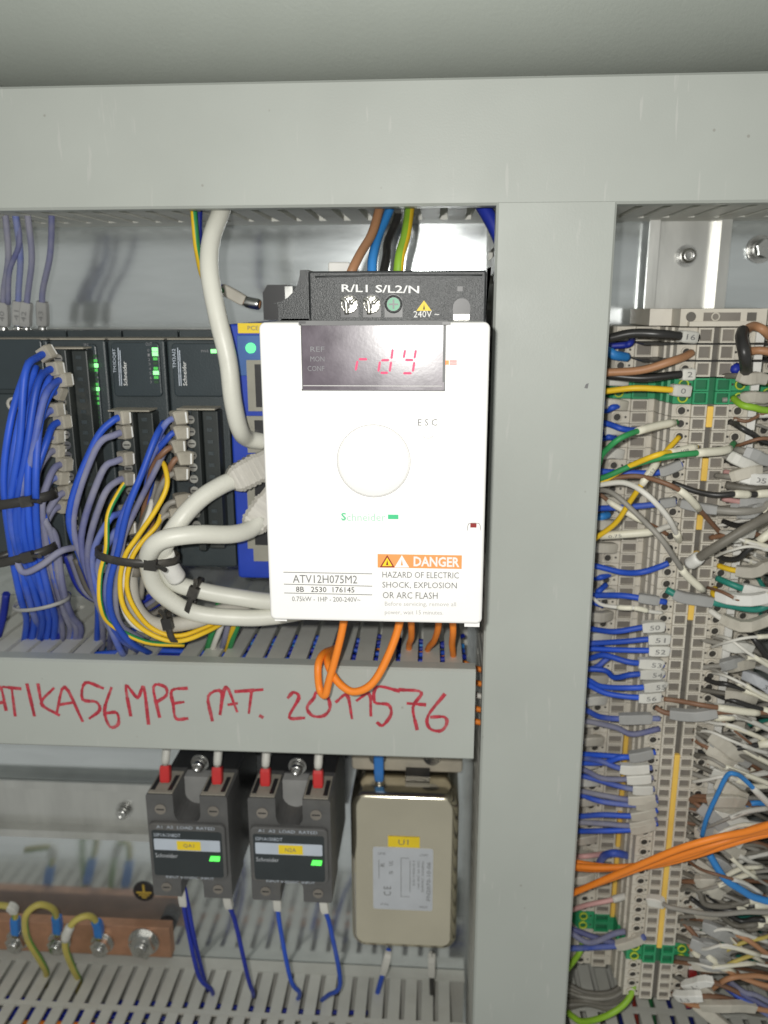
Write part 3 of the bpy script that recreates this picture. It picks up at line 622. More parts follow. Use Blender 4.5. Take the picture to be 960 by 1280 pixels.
wire(PX((163,690,84),(162,720,84),(168,757,84),(192,780,85),(235,778,84),(275,765,80),(310,757,72)), 3.2, 'cable_dusty', 'dusty beige cable curving low in front of the middle duct fingers', None, name='cable', cat='cable', n=12)
# yellow, yellow-green and blue control wires in the tied loop
g = 'wires in the tied loop beside the modules'
wire(PX((198,574,84),(206,580,88),(207,606,92),(197,636,95),(172,668,97),(158,695,98),(151,728,97),(158,762,95),(182,788,92),(222,800,88),(262,788,80),(300,765,66)), 1.0, 'w_yellow', 'yellow wire forming the outer loop in the tied bundle', g)
wire(PX((203,640,86),(196,655,90),(176,677,94),(165,700,95),(160,735,94),(168,765,92),(192,787,89),(225,795,85),(270,778,76)), 1.0, 'w_yellow', 'yellow wire forming the inner loop in the tied bundle', g)
wire(PX((166,592,84),(150,612,88),(135,645,92),(134,685,95),(126,718,96),(127,755,95),(140,780,90),(180,802,84),(230,806,76)), 1.05, ['w_yellow','w_green'], 'yellow-green wire at the left of the tied bundle', g, stripe=True, twist=.02)
wire(PX((205,528,84),(195,548,92),(178,590,96),(160,635,98),(148,685,98),(138,730,97),(140,770,94),(160,800,86),(190,818,66)), 1.3, 'w_blue', 'bright blue wire along the front of the tied bundle', g)
wire(PX((205,545,82),(188,572,90),(168,612,92),(152,650,94),(142,690,95),(132,730,94),(133,765,92),(150,797,82),(175,815,62)), 1.3, 'w_bluedust', 'dust-covered blue wire second in the tied bundle', g)
wire(PX((208,560,82),(193,588,90),(172,630,92),(157,668,94),(150,700,95),(142,745,94),(152,780,88),(180,800,78)), 1.2, 'w_greyblue', 'grey-blue dusty wire third in the tied bundle', g)
wire(PX((190,625,84),(186,645,88),(166,690,92),(155,715,94),(152,750,93),(165,780,90),(200,796,84)), 1.0, 'w_white', 'white wire hidden between yellow wires in the tied bundle', g)
wire(PX((195,600,78),(187,640,80),(172,680,82),(168,720,84)), 2.6, 'w_dgrey', 'dusty black sleeve behind the yellow loops', None)
# bundle of blue wires at the far left
names_B = []
mk = [(48,441,84),(60,461,84),(70,475,82),(64,492,82),(60,512,84),(70,527,82),(60,545,83),(62,563,82),(72,580,82),(68,597,82),(74,614,82),(70,632,82)]
slots_B = [(10,640),(16,650),(22,640),(28,655),(14,660),(34,650),(40,660),(46,655),(52,660),(56,660),(62,668),(66,672)]
kind_B = ['w_blue','w_blue','w_bluedust','w_blue','w_bluedust','w_blue','w_bluedust','w_greyblue','w_greyblue','w_bluedust','w_greyblue','w_greyblue']
for i, ((mx_, my_, mh), (bx_, by_), k_) in enumerate(zip(mk, slots_B, kind_B)):
    hh = 98-i*.9
    pts = PX((mx_+16, my_-4+3, mh-3), (mx_-2, my_+4, mh+4), (mx_-14-(i < 4)*2, my_+26, hh), ((bx_+mx_)*.42, (my_+by_)*.5+10, hh+3), (bx_+3, by_, hh+1), (bx_+16-i*.2, by_+62, hh-6), (bx_+30-i*.6, by_+110-i*1.2, hh-22), (bx_+34, 786, 58), (bx_+30, 812, 50))
    wire(pts, 1.4, k_, '%s wire, %s tag from the top, of the thick tied bundle at far left' % ({'w_blue': 'blue', 'w_bluedust': 'dusty blue', 'w_greyblue': 'grey-blue dusty'}[k_], ordn[i]), 'wires of the thick blue bundle at far left', sleeves=[(.0, .085, 'block', None, 'marker_dusty')])
for i in range(5):
    x_ = 8+i*9; wire(PX((x_+28, 452+i*6, 84), (x_+8, 520, 95), (x_-2, 600, 97+i), (x_+4, 680, 94), (x_+18, 745, 84), (x_+26, 775, 66), (x_+20, 815, 48)), 1.4, 'w_blue', 'clean bright blue wire in the thick far-left bundle, %s from its left side' % ordn[i], 'clean blue wires of the thick bundle', n=8)
g = 'black cable ties on the wire bundles'
tie(P(24, 623, 92), 8, 14, 9, 'upper dusty cable tie round the thick blue bundle', 3.6, g, material='tie'); tie(P(26, 693, 92), 14, 14, 9, 'middle dusty cable tie round the thick blue bundle', 3.2, g)
tie(P(52, 752, 82), 8, 11, 9, 'lowest thin pale tie round the thick blue bundle', 1.4, g, head=False, material='marker_grey')
tie(P(172, 693, 95), -6, 15.5, 10, 'long black cable tie binding yellow, blue and white loops', 3.0, g)
tie(P(243, 745, 85), 68, 7.5, 6, 'black cable tie round the two white network cables', 2.2, g); tie(P(218, 782, 86), 100, 6.3, 6, 'black cable tie low on the dusty beige cable', 2.4, g)
wire(PX((20,700,100),(30,715,101),(52,706,100),(75,690,98),(95,684,90)), 1.3, 'w_greyblue', 'dusty wire crossing in front of the thick bundle under its tie', None)
# grey-blue arcs from the third module
mk = [(146,523,86),(148,541,85),(150,574,86),(151,599,85),(152,640,84),(153,660,84)]
arc = [(108,560,87,640),(112,570,92,650),(118,600,102,670),(122,628,108,690),(128,660,116,700),(132,680,122,712)]
for i, ((mx_, my_, mh), (ax_, ay_, bx_, by_)) in enumerate(zip(mk, arc)):
    k_ = ['w_blue','w_greyblue','w_greyblue','w_greyblue','w_bluedust','w_bluedust'][i]
    wire(PX((mx_+14, my_-2, mh-2), (mx_-4, my_+3, mh+3), (ax_+8, ay_-8, 92), (bx_, by_, 94-i), (bx_+14, by_+62, 88), (bx_+34, by_+105, 74), (bx_+36, 800, 55), (bx_+34, 815, 48)), 1.35, k_,
         '%s arcing down left of the yellow loops, %s tag from the top' % ('bright blue wire' if i == 0 else 'dusty grey-blue wire', ordn[i]), 'arcing wires of the third module', sleeves=[(.0, .10, 'block', None, 'marker_dusty')])
# tags plugged into the fourth module
for i, (mx_, my_) in enumerate(((218,522),(219,541),(214,558),(224,573),(219,592),(222,625),(214,643))):
    k_ = ['w_bluedust','w_bluedust','w_dbrown','w_dbrown','w_grey','w_grey','w_grey'][i]
    wire(PX((mx_+15, my_-1, 83), (mx_, my_, 86), (mx_-12, my_+8, 88), (mx_-22, my_+26, 86), (mx_-30, my_+60, 82), (mx_-38, my_+105, 80)), 1.2, k_, 'dusty tagged wire plugged into the fourth module, %s tag from the top' % ordn[i], 'tagged wires of the fourth module', sleeves=[(.0, .22, 'block', None, 'marker_dusty')])
# lower tangle of dusty wires that dips into the middle duct
for i in range(9):
    x_ = 110+i*7; wire(PX((x_-30, 690+i*4, 70), (x_-10, 735+i*3, 66), (x_+22, 752+i*2, 62), (x_+60, 742, 60), (x_+90, 728, 56)), 1.3, rr.choice(['w_greyblue', 'w_dblue', 'w_dgrey']), 'dusty dark wire above the middle duct, %s from the left in its tangle' % ordn[i], 'dusty wires tangled above the middle duct', n=6)
for i, (x_, k_) in enumerate(((268,'w_green'),(275,'w_white'),(285,'w_greyblue'),(292,'w_yellow'),(297,'w_green'))):
    wire(PX((x_+6, 748, 74), (x_+2, 775, 70), (x_-8, 805, 62), (x_-14, 830, 48)), 1.3, k_, '%s wire dropping into the middle duct left of the drive' % {'w_green': ('dark green','','','','second dark green')[i], 'w_white': 'white', 'w_greyblue': 'grey-blue', 'w_yellow': 'yellow'}[k_], 'wires dropping into the middle duct')
for i, x_ in enumerate((2, 42, 62, 78)):
    wire(PX((x_+6, 742, 62), (x_+2, 770, 58), (x_-6, 800, 54), (x_-16, 828, 40)), 1.7, 'w_dblue', 'dark blue wire going through a slot of the middle duct, %s from the left' % ordn[i], 'blue wires going through duct slots', n=6)
# wires and ferrules over the modules at the top left
for i, (xa, xb, k_) in enumerate(((6, 5, 'w_greyblue'), (20, 24, 'w_bluedust'), (34, 36, 'w_greyblue'), (64, 54, 'w_greyblue'))):
    wire(PX((xa-2, 240, 50), (xa+1, 270, 48), ((xa+xb)/2+3, 320, 44), (xb, 366, 38), (xb-1, 400, 36), (xb-1, 420, 36)), 1.35, k_, 'grey-blue wire hanging with pale tag above the left modules, %s from left' % ordn[i], 'tagged wires above the left modules', sleeves=[(.66, .86, 'big', str(40+i), 'marker_grey'), (.865, .985, 'tube', None, 'steel')])
wire(PX((16, 250, 46), (24, 300, 46), (12, 340, 42), (10, 380, 38)), 1.2, 'w_greyblue', 'untagged grey-blue wire crossing the tagged ones at top left', None)
wire(PX((241, 245, 60), (243, 280, 62), (247, 315, 60), (258, 352, 52), (280, 365, 44)), 1.35, ['w_yellow', 'w_green'], 'yellow-green wire behind the white cable at the top duct', None, stripe=True, twist=.02)
wire(PX((250, 245, 54), (249, 280, 56), (252, 320, 54), (262, 350, 48), (282, 362, 42)), 1.5, 'w_dblue', 'dark blue wire behind the white cable at the top duct', None)
wire(PX((272, 358, 44), (290, 368, 44), (308, 376, 44), (326, 381, 44)), 1.6, 'w_brown', 'brown wire with big beige tag and crimp lug left of the drive', None, sleeves=[(.1, .62, 'big', None, 'marker'), (.63, .98, 'tube', None, 'steel')])
m = M(); a, b = P(328, 356, 52), P(368, 400, 52); m.prism([(a[0], b[2]), (b[0], b[2]), (b[0], a[2]-2), (b[0]-3, a[2]), (a[0]+2, a[2]), (a[0], a[2]-3)], 'h', 20, 52)
cb = tag(m.build('terminal_block', 'black_smooth'), 'small black terminal block in front of the plate left of the drive', 'terminal block'); m = M(); rpx(m, 356, 358, 366, 378, 52, 52.6); m.build('clip', 'steel', cb)
m = M(); a = P(0, 424, 30); m.box(-300, -84, .5, 30, -12.2, -9.6); tag(m.build('mounting_rail', 'rail_zinc'), 'dusty metal rail behind the row of dark modules', 'mounting rail')

# ------------------------------------------------------------------ lower bay: rail, relays, filter, copper bar
R_ = thing('mounting_rail', 'horizontal zinc mounting rail left of the two relays', 'mounting rail', (-220, 0, -286))
zc = -268.5
pr = [(7.0, zc+17.5), (7.5+.6, zc+17.5), (8.1, zc+13), (1.6, zc+12.6), (1.6, zc-12.6), (8.1, zc-13), (8.1, zc-17.5), (7.0, zc-17.5), (7.0, zc-14), (.5, zc-13.6), (.5, zc+13.6), (7.0, zc+14)]
m = M(); m.prism(pr, 'x', -340, -60); m.build('rail', 'rail_zinc', R_)
def screw(parent, c, r, hx=True):
    m = M(); m.cyl(c, 'h', r*1.45, .7, 18); m.cyl((c[0], c[1]+.7, c[2]), 'h', r*1.2, .8, 18)
    m.build('washer', 'steel', parent)
    m = M(); rg = []
    for rr_, hh_ in ((r, 1.5), (r, r*.9+1.2), (r*.75, r*1.15+1.5), (r*.45, r*1.2+1.5), (r*.4, r*.8+1.5)): rg.append([(c[0]+rr_*math.cos(2*math.pi*k/14), c[1]+hh_, c[2]+rr_*math.sin(2*math.pi*k/14)) for k in range(14)])
    m.loft(rg, 0, True); m.build('screw', 'steel', parent)
c = P(155, 1013, 2); screw(R_, (c[0], 1.7, c[2]), 3.2)
def relay(label, x0p, txt, first):
    x0_ = P(x0p, 1030, 70)[0]; X0, X1 = x0_, x0_+37.6; zt, zb = -215.5, -269.5; cx = (X0+X1)/2
    t = thing('solid_state_relay', label, 'relay', (cx, 0, zb), 'solid state relays in the lower bay')
    m = M(); m.rbox(X0+3, X1-.5, 8, 45, zb+1, zt-1, 1, .5); m.build('heat_sink', 'black_smooth', t)
    # body with notches top and bottom
    nt = [(cx-6.2, zt), (cx-6.2, zt-9)] + [(cx+6.2*math.cos(math.radians(a_)), zt-9-6.2*math.sin(math.radians(a_))) for a_ in range(162, 0, -18)] + [(cx+6.2, zt-9), (cx+6.2, zt)]
    nb = [(cx+5.4, zb), (cx+5.4, zb+7)] + [(cx+5.4*math.cos(math.radians(a_)), zb+7+5.4*math.sin(math.radians(a_))) for a_ in range(18, 180, 18)] + [(cx-5.4, zb+7), (cx-5.4, zb)]
    ol = [(X0, zb+.8), (X0, zt-.8), (X0+.8, zt)] + [(u, w) for u, w in nt] + [(X1-.8, zt), (X1, zt-.8), (X1, zb+.8), (X1-.8, zb)] + nb + [(X0+.8, zb)]
    m = M(); m.prism(ol, 'h', 46, 68.8)
    m.build('housing', 'relay', t)
    m = M(); m.box(cx-6, cx+6, 46.2, 52, zb+14, zt-1); m.build('saddle', 'marker_grey', t)
    m = M(); m.box(X0+1, cx-6.6, 50, 68, zt+.05, zt+.5); m.box(cx+6.6, X1-1, 50, 68, zt+.05, zt+.5); m.build('dust_film', 'dusty_top', t)
    screw(t, (cx+.5, 47, zt+3.5), 3.0)
    for sx in (-1, 1):
        q = (cx+sx*12.3, 68.8, zt-7.5); m = M(); m.cyl(q, 'h', 2.6, .4, 14); m.box(q[0]-1.8, q[0]+1.8, 69.2, 69.3, q[2]-.3, q[2]+.3, 1); m.build('terminal_screw', ['tb_btn', 'black_smooth'], t)
        q = (cx+sx*12.3, 68.8, zb+5); m = M(); m.cyl(q, 'h', 2.4, .4, 14); m.box(q[0]-1.6, q[0]+1.6, 69.2, 69.3, q[2]-.3, q[2]+.3, 1); m.build('terminal_screw', ['tb_btn', 'black_smooth'], t)
        m = M(); m.box(cx+sx*12.3-5, cx+sx*12.3-3, 54, 66, zt+.55, zt+.8); m.box(cx+sx*12.3+3, cx+sx*12.3+5, 54, 66, zt+.55, zt+.8); m.build('wire_slot', 'black_smooth', t)
    m = M(); m.rbox(X0+.8, X1-1.2, 68, 71, zb+11.5, zt-13.5, 2.6, .8, 5); cv = m.build('face_frame', 'relay', t)
    m = M(); m.rbox(X0+2.2, X1-2.8, 70.6, 71.3, zb+13, zt-17, 1.2, .3, 4); fc = m.build('face_plate', 'relay_face', t)
    hw = (X1-X0); zf = zt-17
    text('A1  A2  LOAD  RATED', (cx-.5, 71.1, zt-15.2), hw*.72, 1.5, 'label_grey', cv)
    text('SSP1A150BDT', (X0+9.6, 71.4, zf-2.2), 12.5, 1.7, 'label_grey', fc)
    m = M(); m.rbox(X0+3.2, X1-3.6, 71.3, 71.6, zf-10, zf-4.2, .5, .1); lb = m.build('label_strip', 'label_grey', fc)
    m = M(); m.box(cx-4.8, cx+6.2, 71.6, 71.75, zf-9.5, zf-4.9); st_ = m.build('name_sticker', 'yellow_label', lb); text(txt, (cx+.7, 71.85, zf-7.2), 5, 2.0, 'print_grey', st_)
    text('Schneider', (X0+8.6, 71.4, zf-13.0), 10.5, 2.2, 'label_silver', fc)
    m = M(); p_ = (X1-6.4, zf-13.6); m.add([(p_[0]-2.6, 71.4, p_[1]-1.1), (p_[0]+2.2, 71.4, p_[1]-1.1), (p_[0]+2.6, 71.4, p_[1]+1.3), (p_[0]-1.8, 71.4, p_[1]+1.3), (p_[0]-2.6, 71.9, p_[1]-1.1), (p_[0]+2.2, 71.9, p_[1]-1.1), (p_[0]+2.6, 71.9, p_[1]+1.3), (p_[0]-1.8, 71.9, p_[1]+1.3)], [(0,1,2,3),(4,5,6,7),(0,1,5,4),(1,2,6,5),(2,3,7,6),(3,0,4,7)]); m.build('status_light', 'led_relay', fc)
    text('INPUT 4-32VDC  INPUT', (cx, 71.1, zb+12.3), hw*.6, 1.2, 'label_grey', cv)
    return cx, zt, zb
r1 = relay('left dark solid state relay with yellow QA1 sticker', 183.5, 'QA1', True)
r2 = relay('right dark solid state relay with yellow N2A sticker', 310, 'N2A', False)
for (cx, zt, zb), nm in ((r1, 'left'), (r2, 'right')):
    for sx, sd in ((-1, 'left'), (1, 'right')):
        X = cx+sx*12.3
        wire([(X+1, 34, zt+55), (X+.6, 45, zt+32), (X, 56, zt+12), (X, 60, zt+.5)], 1.4, 'w_grey', 'grey wire with red end sleeve into the top %s of the %s relay' % (sd, nm), 'red sleeved wires on top of the relays', sleeves=[(.76, .99, 'big', None, 'ferrule_red'), (.40, .74, 'tube', None, 'marker_clean')])
    for sx, sd in ((-1, 'left'), (1, 'right')):
        X = cx+sx*12.3+(3 if sx < 0 else 1); zz = zb-1
        pts = [(X, 58, zz+1), (X+.3, 58, zz-10), (X+1.2+(sx*1), 55, zz-25), (X+2.5+(sx > 0)*3, 48, -334), (X+5-(nm == 'right' and sx > 0)*8, 38, -352), (X+1-(nm == 'right' and sx > 0)*9, 24, -370), (X-3, 14, -378)]
        wire(pts, 1.15, 'w_dblue' if nm == 'left' else 'w_blue', 'blue control wire under the %s relay, its %s terminal' % (nm, sd), 'blue control wires under the relays', sleeves=[(.0, .045, 'big', None, 'ferrule_red' if not (nm == 'left' and sx < 0) else 'w_lblue'), (.05, .22, 'flag', None, 'marker_clean')])
wire([(r1[0]-8.0, 58, r1[2]-1), (r1[0]-6.5, 57, r1[2]-15), (r1[0]-6.5, 52, r1[2]-40), (r1[0]-8, 38, -345), (r1[0]-12, 20, -372)], 1.1, 'w_dblue', 'second blue wire sharing the left terminal of the left relay', None)

# filter can
F_ = thing('line_filter', 'gold coloured metal filter box with silver label and yellow sticker', 'line filter', (-13, 0, -316))
a, b = P(437, 992, 46), P(570, 1190, 46)
m = M(); m.rbox(a[0], b[0], 6, 46, b[2], a[2], 7.5, 3.4, 10); m.build('can', 'gold_can', F_)
m = M(); m.rbox(a[0]-1, b[0]+2, 3, 26, a[2]+.4, a[2]+20, 2, 1, 4); m.rbox(a[0]+1, b[0]-1, .8, 5, b[2]-8, a[2]+24, 2, .8, 4); m.build('terminal_base', 'can_base', F_)
for xx in (472, 540):
    m = M(); c = P(xx, 948, 27); m.cyl((c[0], 25.8, c[2]), 'h', 4.4, .5, 16); m.build('terminal_hole', 'black_smooth', F_)
m = M(); c = P(522, 990, 30); m.box(c[0]-6, c[0]+6, 26.1, 34, a[2]+.2, a[2]+3); m.build('base_slot', 'black_smooth', F_)
m = M(); rpx(m, 466, 1058.5, 540.5, 1139, 46, 46.15, r=1.2, c=.05); lb = m.build('rating_label', 'label_silver', F_)
la, lb_ = P(466, 1058.5, 46.2), P(540.5, 1139, 46.2); LW, LH = lb_[0]-la[0], la[2]-lb_[2]
def lt(s_, u, v, w_, h_, rot=True, mm_='print_grey'):
    c_ = (la[0]+u*LW, 46.22, la[2]-v*LH)
    text(s_, c_, w_, h_, mm_, lb, xd=(0,0,1) if rot else (1,0,0), yd=(-1,0,0) if rot else (0,0,1))
lt('FN2070-10-06', .93, .52, LH*.62, 1.9); lt('250VAC 50/60Hz', .83, .45, LH*.5, 1.2); lt('10A 40C 6A 50C', .76, .42, LH*.45, 1.0); lt('25/100/21', .68, .40, LH*.4, 1.0)
lt('C E', .24, .70, 5.4, 3.6); lt('LINE', .15, .10, 3.6, 1.2, False); lt('LOAD', .85, .10, 4, 1.2, False); lt('P.N.', .2, .92, 4, 1.1, False); lt('MADE', .85, .94, 4, 1.1, False); lt('R', .16, .28, 2, 2); lt('UL', .30, .25, 2.6, 2); lt('S', .30, .40, 2, 1.8)
m = M()
for (u0, v0, u1, v1) in ((.47,.16,.47,.78), (.47,.16,.60,.16), (.62,.2,.62,.7), (.47,.78,.62,.78), (.10,.2,.10,.5)):
    ribbon(m, [(la[0]+u0*LW, 46.22, la[2]-v0*LH), (la[0]+u1*LW, 46.22, la[2]-v1*LH)], .25)
m.build('circuit_drawing', 'print_grey', lb)
m = M(); rpx(m, 485, 1045.5, 524.5, 1060, 46.2, 46.4); st = m.build('name_sticker', 'yellow_label', F_); tpx('U1', 498, 510.5, 1053, 6.5, 46.45, 'print_grey', st)
wire(PX((474, 925, 42), (473, 945, 40), (473, 968, 38), (474, 980, 34)), 1.5, 'w_lblue', 'light blue wire with blue lug on top of the gold filter', None, sleeves=[(.25, .82, 'big', None, 'lug_blue'), (.83, .99, 'tube', None, 'steel')])
for (pp, k_, lab) in ((((486,1186,22),(483,1200,26),(478,1222,24),(470,1245,16),(468,1262,8)), 'w_blue', 'blue wire with white tag below the gold filter'), (((540,1190,22),(540,1200,26),(540,1225,24),(539,1250,14),(538,1262,6)), 'w_black', 'black wire with white tag below the gold filter')):
    wire(PX(*pp), 1.4, k_, lab, 'wires under the gold filter', sleeves=[(.08, .45, 'flag', None, 'marker_clean')])

# earth sticker, copper bar and lugs
c = P(180, 1114, .3)
m = M(); m.cyl((c[0], .3, c[2]), 'h', 6.3, .3, 24); pe = tag(m.build('earth_sticker', 'black_smooth'), 'round black sticker with gold earth symbol on the plate', 'sticker')
m = M(); x, z = c[0], c[2]; m.box(x-.55, x+.55, .62, .72, z-.2, z+4.6); m.box(x-4.4, x+4.4, .62, .74, z-1.2, z-.2); m.box(x-3, x+3, .62, .73, z-2.7, z-1.9); m.box(x-1.5, x+1.5, .62, .72, z-4.2, z-3.4); m.build('earth_symbol', 'pe_gold', pe)
Cb = thing('copper_bar', 'copper earth bar with bolts in the lower left corner', 'copper bar', (-220, 0, -348))
a, b = P(0, 1156, 15), P(214, 1191, 15)
m = M(); m.rbox(-330, b[0], 9, 15, -355.6, -335.8, .5, .4); m.build('bar', 'copper', Cb)
m = M(); m.cyl((b[0]-6, .6, -345), 'h', 5, 8.3, 12); m.build('standoff', 'black_smooth', Cb)
def bolt(c, r):
    m = M(); m.cyl(c, 'h', r*1.25, 1.2, 20); m.cyl((c[0], c[1]+1.2, c[2]), 'h', r*1.05, 4.2, 6, smooth=False); m.cyl((c[0], c[1]+5.4, c[2]), 'h', r*.55, 3, 14, r2=r*.5); m.build('bolt', 'steel', Cb)
bolt((P(180, 1172, 15)[0], 15, -345), 7)
lugs = [(20, 1166, 'first'), (72, 1167, 'second'), (126, 1172, 'third')]
for x_, y_, nm in lugs: c = P(x_, y_, 17); bolt((c[0], 15, -347), 5.2)
W3 = [((20,1168,26),(19,1152,28),(18,1140,30),(10,1133,32),(-20,1130,30)), ((72,1168,26),(71,1150,30),(66,1136,36),(48,1131,42),(32,1145,44),(34,1172,42),(50,1200,36),(58,1216,24),(56,1232,12)), ((124,1172,26),(122,1156,30),(112,1145,36),(95,1150,40),(84,1166,42),(82,1186,40),(92,1212,32),(99,1226,20),(98,1240,8))]
for pp, nm, t_ in zip(W3, ('leftmost', 'middle', 'rightmost'), (.34, .16, .17)):
    wire(PX(*[(q[0], q[1], q[2]-7 if q[2] > 24 else q[2]-4) for q in pp]), 1.75, ['w_yg_y', 'w_yg_g'], 'yellow-green earth wire on the copper bar, %s of the three' % nm, 'earth wires on the copper bar', stripe=True, twist=0, n=12, sleeves=[(.02, t_, 'big', None, 'lug_blue')] + ([(.5, .75, 'big', None, 'marker_clean')] if nm == 'leftmost' else []) + ([(.44, .56, 'tube', None, 'marker_clean')] if nm == 'rightmost' else []))

# ------------------------------------------------------------------ terminal column on the upright rail
V = thing('mounting_rail', 'upright zinc rail carrying the terminal blocks at upper right', 'mounting rail', (109, 0, -345))
pr = [(109-17.5, 8.1), (109-17.5, 7.0), (109-14, 7.0), (109-13.6, .5), (109+13.6, .5), (109+14, 7.0), (109+17.5, 7.0), (109+17.5, 8.1), (109+13, 8.1), (109+12.6, 1.6), (109-12.6, 1.6), (109-13, 8.1)]
m = M(); m.prism(pr, 'z', -345, 60); m.build('rail', 'rail_zinc', V)
c = P(858, 320, 2); screw(V, (c[0], 1.7, c[2]), 3.3)
hb = thing('plate_bolt', 'large hex bolt with washers on the plate at the right edge', 'bolt', P(952, 312, 0)); c = P(953, 311, 3)
screw(hb, (c[0], .2, c[2]), 4.2)
m = M(); m.cyl((c[0], 4, c[2]), 'h', 4, 4, 6, smooth=False); m.build('bolt_head', 'steel', hb)
def tb_proto(kind, z, w):
    bodym, btn = ('tb_green', 'tb_greenbtn') if kind == 'green' else ('tb', 'tb_btn')
    t = thing('terminal_block', '', 'terminal block', (109, 8, z-w/2))
    pr = [(71, 9), (147, 9), (147, 33), (144, 38.3), (128.2, 38.3), (127.2, 44), (126.6, 57), (93.6, 57), (93.4, 52.4), (92.4, 52), (92.2, 47), (91.4, 46.6), (91.2, 38.6), (74, 38.3), (71, 33)]
    m = M(); hw = w/2-.12; m.prism(pr, 'z', z-hw, z+hw)
    def frame(x0_, xc0, xc1, x1_, h0, h1):      # raised ribs round the two button wells, the channel left open between them
        for zz in (z-hw, z+hw-.62):
            m.box(x0_, xc0, h0, h1, zz, zz+.62)
            if x1_: m.box(xc1, x1_, h0, h1, zz, zz+.62)
        for xa in (x0_, xc0-.75) + ((xc1, x1_-.75) if x1_ else ()): m.box(xa, xa+.75, h0, h1-.02, z-hw+.62, z+hw-.62)
    frame(100.8, 106.7, 109.3, 115.2, 56.98, 58.8); frame(81.4, 88.6, 0, 0, 38.2, 40.2)
    for x_, hh in ((99.9, 57.05), (116.3, 57.05), (79.8, 38.4)): m.cyl((x_, hh-.1, z), 'h', .5, .15, 8, 1)
    m.build('body', [bodym, 'tb_hole'], t)
    for x0_, x1_, hh in ((101.65, 105.9, 57.0), (110.1, 114.4, 57.0), (82.2, 87.8, 38.25), (129, 132.4, 38.25)):
        m = M(); m.box(x0_, x1_, hh, hh+.45, z-hw+.8, z+hw-.8); m.build('release_button', btn, t)
    for x_, hh in ((97.2, 57), (119, 57), (76.2, 38.3), (137.2, 38.3)):
        m = M(); m.ring((x_, hh, z), 'h', 1.55, 2.05, 1.1, 12); m.cyl((x_, hh+.02, z), 'h', 1.5, .1, 12, 1); m.build('wire_entry', ['tb_yg' if kind == 'green' else 'tb', 'tb_hole' if kind != 'green' else 'tb_greenbtn'], t)
    for x0_, x1_, hh in ((106.75, 109.25, 57.0), (89.0, 91.1, 38.3)):
        m = M(); m.box(x0_, x1_, hh, hh+.15, z-w/2+.01, z+w/2-.01); m.build('jumper_channel', 'tb_dark' if kind != 'green' else 'tb_greenbtn', t)
    m = M(); m.box(122.9, 126.0, 57, 58.5, z-hw+.25, z+hw-.1); m.build('marker_tag', 'tag_white', t)
    return t
# end clamp at the top
E_ = thing('end_clamp', 'beige end clamp with round hole closing the terminal column at the top', 'end clamp', (109, 8, -8))
m = M(); m.prism([(85.4, 9), (147, 9), (147, 40), (128.5, 42), (127, 56), (94.2, 56), (93.6, 46), (85.4, 44)], 'z', -8.2, -1.6); m.prism([(97, 56), (124, 56), (124, 59), (97, 59)], 'z', -8.2, -6.4); m.build('body', 'tb', E_)
m = M()
m.cyl((98.2, 56, -4.6), 'h', 1.9, .25, 14, 0); m.box(103, 117, 56, 56.2, -6.2, -3, 1); m.box(119.5, 123, 56, 56.3, -6.2, -3, 0); m.build('recess', ['tb_dark', 'tb_btn'], E_)
m = M(); m.ring((107.5, 56.2, -4.6), 'h', 1.2, 1.7, .3); m.build('boss', 'tb', E_)
rows = []; z = -11.6
for i in range(3): rows.append(('wide', z, 6.0)); z -= 6.5
z += .5; ng = 0
while z > -326:
    k = 'green' if (len(rows) in (3, 4)) or -305.5 < z < -294.5 else 'grey'
    rows.append((k, z, 5.2)); z -= 5.2
TB = []; protos = {}
num = ['first','second','third','fourth','fifth','sixth','seventh','eighth','ninth','tenth','eleventh','twelfth','thirteenth','fourteenth','fifteenth','sixteenth','seventeenth','eighteenth','nineteenth','twentieth','twenty-first','twenty-second','twenty-third','twenty-fourth','twenty-fifth','twenty-sixth','twenty-seventh','twenty-eighth','twenty-ninth','thirtieth','thirty-first','thirty-second','thirty-third','thirty-fourth','thirty-fifth','thirty-sixth','thirty-seventh','thirty-eighth','thirty-ninth','fortieth','forty-first','forty-second','forty-third','forty-fourth','forty-fifth','forty-sixth']+['forty-seventh','forty-eighth','forty-ninth','fiftieth','fifty-first','fifty-second','fifty-third','fifty-fourth','fifty-fifth','fifty-sixth','fifty-seventh','fifty-eighth','fifty-ninth','sixtieth']
gi = 0; up_green = [i for i, r_ in enumerate(rows) if r_[0] == 'green']
lowg = [i for i in up_green if i > 10]; upg = [i for i in up_green if i < 10]
for i, (k, z, w) in enumerate(rows):
    key = (k, w)
    if key not in protos: t = protos[key] = tb_proto(k, z, w); pz = z; t['_z'] = z
    else: t = copy_tree(protos[key], (0, 0, z-protos[key]['_z']))
    t['group'] = 'terminal blocks stacked down the upright rail'
    if k == 'wide': l = 'wide beige terminal block, %s below the end clamp' % num[i]
    elif k == 'green': l = 'green earth terminal block, %s of the %s green pair' % (('upper' if (i in upg and i == upg[0]) or (i in lowg and i == lowg[0]) else 'lower'), 'top' if i in upg else 'bottom')
    elif i > lowg[-1]: l = 'beige terminal block, %s below the bottom green pair' % num[i-lowg[-1]-1]
    elif i-upg[-1] <= 20: l = 'beige terminal block, %s below the top green pair' % num[i-upg[-1]-1]
    elif lowg[0]-i <= 40: l = 'beige terminal block, %s above the bottom green pair' % num[lowg[0]-i-1]
    else: l = 'beige terminal block midway in the stack beside the numbered blue wires'
    t['label'] = l; TB.append(t)
for t in protos.values(): del t['_z']
for t in TB:
    if '_z' in t.keys(): del t['_z']
